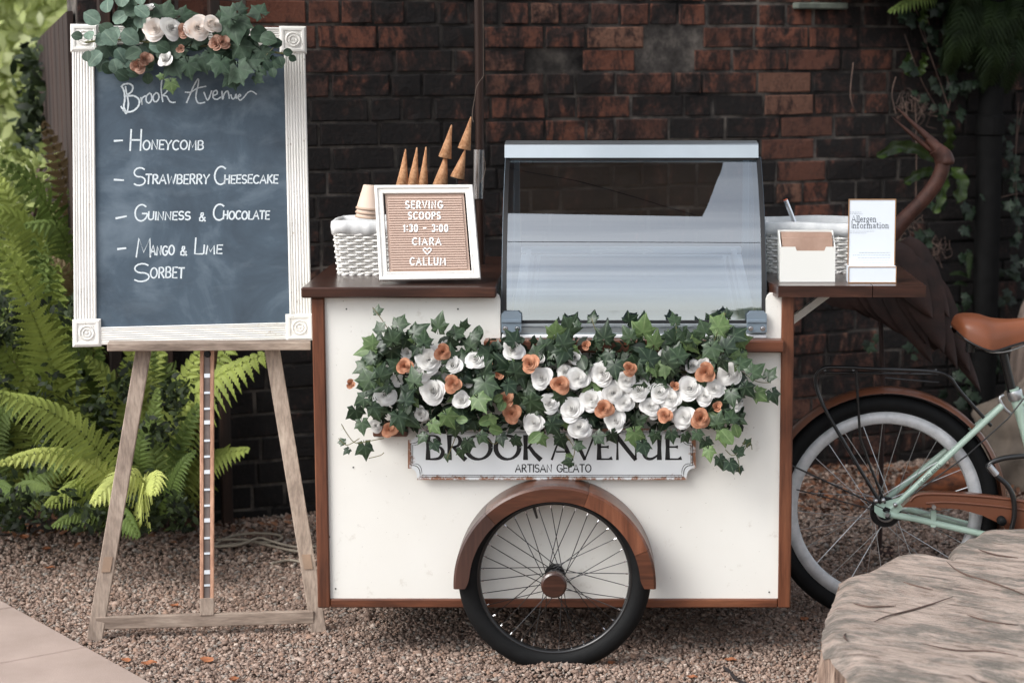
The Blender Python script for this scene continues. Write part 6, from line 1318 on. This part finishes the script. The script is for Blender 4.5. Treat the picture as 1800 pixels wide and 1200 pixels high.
for a, b, w_, dy in (((1480, 465), (1530, 560), .06, -.03), ((1520, 480), (1590, 590), .06, -.08), ((1620, 500), (1725, 690), .04, -.07), ((1560, 490), (1640, 640), .045, -.115), ((1540, 470), (1615, 604), .075, -.10), ((1578, 455), (1630, 606), .045, -.13), ((1600, 455), (1660, 622), .06, -.15), ((1600, 440), (1684, 650), .05, -.12), ((1630, 480), (1706, 656), .045, -.09), ((1500, 470), (1560, 570), .07, -.06), ((1450, 480), (1525, 545), .07, -.05), ((1560, 430), (1640, 560), .06, -.17), ((1590, 420), (1670, 560), .05, -.14)): feather(a, b, w_, dy)
for x in (1548,): MB().tube([S(x, 560), S(x+4, 680), Vector((S(x+4, 680).x, SYY, .01))], .008, 8).build('leg', m_rust, hr, True); MB().box((S(x, 700).x-.03, SYY-.09, .002), (S(x, 700).x+.05, SYY+.03, .012)).build('foot', m_rust, hr)
# ================================================================ WILD IVY, FERNS AND STONES ON THE RIGHT
def wild(label, pts, stems, n_at=None, cat='ivy', meshes=None, size=17):
    c = on_wall(*pts[0][:2], .08); v = thing('ivy', (c.x, c.y, c.z-.1), label, cat)
    for (x, y, sx, sy, k) in pts:
        for i in range(k):
            a, b = random.gauss(x, sx), random.gauss(y, sy); p = on_wall(a, b, U(.05, .14)); s = size*U(.6, 1.25)/470
            inst('ivy_leaf', random.choice(meshes or IVYD), v, orient(p, wno+Vector((U(-.6, .6), 0, .3+U(-.4, .5))), (U(-1, 1), 0, U(-1, .4)), s))
    for st in stems: MB().tube(smooth_path([on_wall(x, y, .06+U(0, .03)) for x, y in st], 5), .0022, 5).build('ivy_stem', m_twig, v)
    return v
wild('pale ivy trailing down the wall between the hanging fern and the bird head', [(1680, 125, 18, 12, 9), (1655, 155, 18, 12, 10), (1690, 165, 18, 10, 9), (1660, 195, 14, 8, 5), (1670, 105, 10, 6, 3), (1700, 140, 12, 14, 4)], [[(1625, 20), (1650, 90), (1670, 160), (1665, 200)], [(1615, 45), (1640, 110), (1668, 190)]])
wild('ivy on the brick at the right edge above the saddle', [(1775, 255, 14, 20, 7), (1785, 320, 10, 25, 10), (1770, 350, 22, 12, 8), (1790, 400, 10, 30, 8), (1785, 470, 14, 22, 9), (1770, 530, 16, 12, 8), (1728, 352, 8, 5, 2), (1745, 352, 10, 6, 3), (1716, 366, 4, 3, 1), (1780, 305, 8, 8, 3)], [[(1790, 180), (1785, 300), (1792, 420)], [(1720, 368), (1750, 350), (1790, 340)], [(1800, 180), (1788, 240), (1782, 330)]])
wild('low ivy leaves in the shade below and right of the saddle', [(1755, 640, 14, 22, 9), (1765, 600, 14, 14, 5), (1735, 690, 18, 12, 8), (1700, 700, 20, 12, 8), (1780, 625, 12, 16, 7), (1690, 670, 16, 16, 4)], [[(1760, 560), (1750, 640), (1720, 700)]])
wild('small green leaves and seedlings in the wall behind the bird neck', [(1620, 420, 14, 10, 9), (1690, 400, 8, 6, 2), (1700, 365, 10, 8, 4), (1692, 520, 10, 10, 5), (1700, 455, 6, 12, 4), (1640, 360, 14, 8, 3), (1605, 115, 6, 6, 3), (1545, 300, 1, 1, 0), (1520, 610, 10, 14, 3), (1610, 620, 12, 8, 3)], [[(1608, 170), (1611, 260), (1610, 350)], [(1575, 135), (1568, 165), (1575, 200)], [(1590, 60), (1615, 130), (1635, 170), (1660, 210)], [(1500, 110), (1495, 170), (1508, 205)]])
wild('leaves hanging at the top of the wall above the pale ivy', [(1615, 30, 20, 12, 12), (1650, 20, 24, 12, 12), (1640, 55, 14, 12, 6)], [[(1600, 0), (1620, 40), (1630, 80)]])
# dry brown tufts
tu = thing('dead_tuft', on_wall(1600, 180, .08), 'dry brown tangle of roots hanging on the wall beside the bird beak', 'dead plant')
m = MB()
for (cx_, cy_, k) in ((1598, 175, 26), (1622, 190, 20), (1600, 385, 22), (1650, 430, 26), (1585, 400, 12)):
    for i in range(k):
        a = on_wall(cx_+random.gauss(0, 9), cy_+random.gauss(0, 9), U(.04, .12)); m.tube(smooth_path([a, a+Vector((U(-.02, .02), U(-.01, .01), U(-.03, .01))), a+Vector((U(-.035, .035), U(-.01, .01), U(-.06, 0)))], 3), .0012, 4)
m.build('tangle', m_twig, tu, kind='stuff')
# hart's tongue fern
ht = thing('strap_leaf_fern', on_wall(1652, 300, .05), 'strap leaved fern growing from the wall around the bird head', 'fern')
def strap(pts, w0, mat):
    P_ = smooth_path([on_wall(x, y, o) for x, y, o in pts], 7); n_ = len(P_); m = MB(); ph = U(0, 6)
    def fn(u, v):
        i = int(round(u*(n_-1))); t_ = (P_[min(i+1, n_-1)]-P_[max(i-1, 0)]).normalized(); s_ = t_.cross(wno).normalized(); q = 2*v-1
        ww = w0/470*min(1, (1-u)*5)**.6*min(1, u*6+.3)*(1+.12*math.sin(u*26+ph)*abs(q)); return P_[i]+s_*ww*q+wno*(.012*math.sin(u*22+ph+q)*abs(q)+.01*abs(q))
    vein_ = []
    m.grid(fn, n_-1, 6); me = m.mesh('frond', mat, True, off(ht), vein=[1 if j == 3 else 0 for i in range(n_) for j in range(7)]); o = bpy.data.objects.new('frond', me); col.objects.link(o); o.parent = ht
for p, w_ in (([(1648, 282, .06), (1610, 262, .14), (1575, 258, .2), (1540, 276, .22)], 11), ([(1640, 300, .06), (1615, 305, .12), (1588, 322, .16)], 9), ([(1664, 268, .06), (1668, 240, .12), (1662, 210, .14)], 11), ([(1672, 295, .06), (1690, 320, .12), (1680, 357, .14)], 13), ([(1662, 300, .06), (1655, 340, .14), (1640, 375, .18)], 9), ([(1598, 95, .06), (1592, 115, .1), (1600, 135, .1)], 8), ([(1625, 95, .06), (1620, 115, .1), (1612, 135, .1)], 8), ([(1625, 10, .06), (1622, 30, .1), (1617, 46, .1)], 9)): strap(p, w_, m_hart)
# hanging ferns top right
hf = thing('hanging_fern', on_wall(1760, 60, .1), 'dark green hanging fern at the top right corner of the wall', 'fern')
for i in range(15):
    x0 = U(1690, 1840); y0 = U(-70, 40); ln_ = U(100, 170); sx_ = U(-70, 0)
    pth = [on_wall(x0+sx_*k*k, y0+ln_*(k**1.25), .06+.16*math.sin(math.pi*min(1, k*.9))) for k in (0, .33, .66, 1)]
    frond('frond', pth, 40/470, m_fernw, hf, droop=.5, npin=20, fwd=.4, side=wud)
frond('frond', [on_wall(x, y, o) for x, y, o in ((1650, -20, .1), (1610, -5, .2), (1560, 22, .24))], 24/470, m_fernd, hf, droop=.6, npin=16)
sf_ = thing('small_fern', on_wall(1700, 500, .05), 'small fern growing from a crack beside the drainpipe', 'fern')
for a, b in (((1704, 485), (1668, 483)), ((1705, 450), (1703, 490)), ((1700, 500), (1676, 500))): frond('frond', [on_wall(*a, .06), on_wall((a[0]+b[0])/2, min(a[1], b[1])-4, .1), on_wall(*b, .12)], 9/470, m_fernw, sf_, npin=11, droop=.2)
# boulder, leaning trunk and pieces behind the bicycle
m_rock = simple('boulder_stone', srgb(84, 76, 68), srgb(126, 114, 102), .9, 0, 5, bump=1.0, bscale=22, kind='World')
def boulder(name, c, r, label, cat, mt, seed, group=None):
    m = MB(); n1, n2 = 44, 30
    def fn(u, v):
        a = 2*math.pi*u; b = math.pi*(v-.5); d = Vector((math.cos(a)*math.cos(b), math.sin(a)*math.cos(b), math.sin(b))); k = 1+.30*mnoise.noise(d*1.6+Vector((seed, 0, 0)))+.12*mnoise.noise(d*4+Vector((seed, 2, 0)))+.04*mnoise.noise(d*12)
        return Vector((c[0]+d.x*r[0]*k, c[1]+d.y*r[1]*k, c[2]+d.z*r[2]*k))
    m.grid(fn, n1, n2, True); return m.build(name, mt, None, True, label=label, category=cat)
p = atz(1770, 850, 0); boulder('boulder', (p.x+.08, p.y, .16), (.21, .2, .24), 'rough grey brown boulder behind the bicycle seat tube', 'boulder', m_rock, 3)
trk = MB().tube(smooth_path([(p.x+.16, p.y+.1, 0), (p.x+.12, p.y+.12, .45), (p.x+.22, p.y+.14, .8), (p.x+.4, p.y+.2, 1.0)], 6), [.12, .115, .11, .105, .10, .10, .10, .10, .10, .10, .09, .09, .09, .09, .08, .08, .08, .07, .07], 16); trk.build('log', simple('grey_bark', srgb(70, 60, 54), srgb(112, 98, 90), .9, 0, 9, (3, 3, .6), bump=.8), None, True, label='thick grey brown log leaning upright behind the saddle post', category='log')
lg = MB().tube([atz(1585, 855, .06), atz(1700, 842, .06)], [.045, .05], 12); lg.build('log', simple('orange_log', srgb(60, 36, 26), srgb(150, 86, 50), .8, 0, 12, (.5, 3, 3), bump=.6), None, True, label='short orange brown log lying behind the bicycle wheel', category='log')
# leaf litter behind the bicycle
def litter(rs):
    while True:
        px = rs.uniform(1400, 1800); py = rs.uniform(825, 905); q = atz(px, py, 0)
        return np.array((q.x, q.y, rs.uniform(.005, .03)))
o = leafcloud('leaf_litter', cloudmat('litter', srgb(70, 44, 32), srgb(104, 70, 52), srgb(138, 96, 70), 0), None, litter, 900, .018, 6, bias=(0, 0, 2.5)); o['label'] = 'brown leaf litter behind the bicycle wheel'
def litter2(rs):
    px = rs.uniform(-20, 520); py = rs.normal(930, 14); q = atz(px, max(py, 905), 0); return np.array((q.x, q.y, rs.uniform(.008, .022)))
o = leafcloud('leaf_litter', cloudmat('litter', srgb(70, 44, 32), srgb(104, 70, 52), srgb(138, 96, 70), 0), None, litter2, 260, .016, 7, bias=(0, 0, 2.0)); o['label'] = 'dead leaves and chips at the edge of the fern bed'
# cable coil on the gravel
hz = MB()
hz.tube(smooth_path([atz(x, y, z) for x, y, z in ((376, 958, .02), (400, 944, .03), (440, 937, .035), (480, 938, .035), (496, 944, .03), (480, 952, .025), (440, 953, .022), (400, 957, .02), (378, 960, .02), (420, 957, .03), (455, 945, .04), (475, 950, .035), (500, 957, .025), (530, 962, .02), (556, 960, .02))], 6), .0045, 7)
hz.tube(smooth_path([atz(x, y, z) for x, y, z in ((380, 948, .03), (430, 948, .03), (465, 956, .02), (520, 968, .02), (552, 966, .02))], 6), .0045, 7)
hz.tube(smooth_path([atz(x, y, z) for x, y, z in ((478, 990, .02), (510, 984, .02), (540, 990, .02))], 5), .0045, 7)
hz.build('cable', simple('beige_cable', srgb(146, 136, 122), None, .6), None, True, label='beige electric cable loosely coiled on the gravel behind the easel', category='cable')
# fallen leaves
m_dl = simple('dead_leaf', srgb(128, 78, 52), srgb(164, 104, 66), .8, 0, 40)
for i, (x, y, s, lab) in enumerate(((42, 945, 26, 'large orange brown dead leaf at the left edge below the ferns'), (82, 965, 20, 'orange dead leaf near the left edge of the gravel'), (88, 998, 17, 'bright orange dead leaf on the gravel left of the easel'), (363, 1160, 26, 'curled dark brown dead leaf on the gravel in the lower left foreground'), (262, 1166, 24, 'flat brown dead leaf in front of the left easel foot'), (222, 1160, 18, 'small brown dead leaf beside the paving corner'),
        (412, 1195, 18, 'orange dead leaf at the bottom edge below the easel'), (1284, 1160, 18, 'orange dead leaf on the gravel beside the dark twig'), (1415, 1088, 18, 'pale brown dead leaf between the cart and the stump'), (1217, 1190, 16, 'small dark red leaf at the bottom edge right of the wheel'), (1455, 872, 18, 'orange brown leaf inside the bicycle wheel on the gravel'), (308, 1065, 17, 'dark curled leaf beside the foot of the easel channel'), (400, 912, 26, 'large brown dead leaf at the wall foot behind the easel'), (1075, 1165, 14, 'rusty dead leaf in front of the cart wheel'))):
    p = atz(x, y, .018); s_ = s/620; m = MB(); ph = U(0, 6.28); cu_ = U(.2, .6); vs = []
    def fn(u, v):
        t_ = u*2-1; q = (2*v-1)*.42*math.sqrt(max(0, 1-t_*t_)); a = ph; xx, yy = t_*s_*.6, q*s_; zz = cu_*s_*(q*q*3+.3*t_*t_)+.15*s_*math.sin(t_*5+ph)*.3
        return Vector((p.x+xx*math.cos(a)-yy*math.sin(a), p.y+xx*math.sin(a)+yy*math.cos(a), p.z+zz))
    m.grid(fn, 8, 5).build('dead_leaf', m_dl, None, label=lab, category='dead leaf', group='dead leaves on the gravel')
MB().tube(smooth_path([atz(x, y, .02) for x, y in ((1272, 1172), (1284, 1182), (1296, 1194), (1315, 1204))], 4), [.003, .004, .005, .006]*3+[.005], 6).build('twig', simple('dark_twig', srgb(30, 24, 24), None, .8), None, True, label='dark curved twig on the gravel at the bottom right of centre', category='twig')
# dark cavity bricks chips: lowest wild growth hiding the wall at the far right

# ivy bank added out of view above the wall at the right to shade the corner
ob_ = thing('shade_ivy_bank', on_wall(1720, -60, .1), 'unseen ivy and fern bank added above the top right of the wall for shade', 'ivy')
def bank(rs):
    x = rs.uniform(.75, 3.0); z = rs.uniform(1.98, 2.7); q = W0+wud*((x+.733)/wud.x); d = rs.uniform(.0, .75)*min(1, (z-1.9)/.25)*min(1, (x-.6)/.4); q = q+wno*d; return np.array((q.x, q.y, z+.12*math.sin(x*5)))
leafcloud('foliage', m_cd, ob_, bank, 9000, .035, 51)
MB().tube([on_wall(1640, -20, .02), on_wall(1700, -80, .15), on_wall(1760, -120, .3)], .015, 7).build('stem', m_twig, ob_)
tb([B(1800, 700, -.03), B(1772, 735, -.04), B(1700, 800, -.075), B(1600, 872, -.075)], .0022, 'brake_cable', m_blackp, 6)
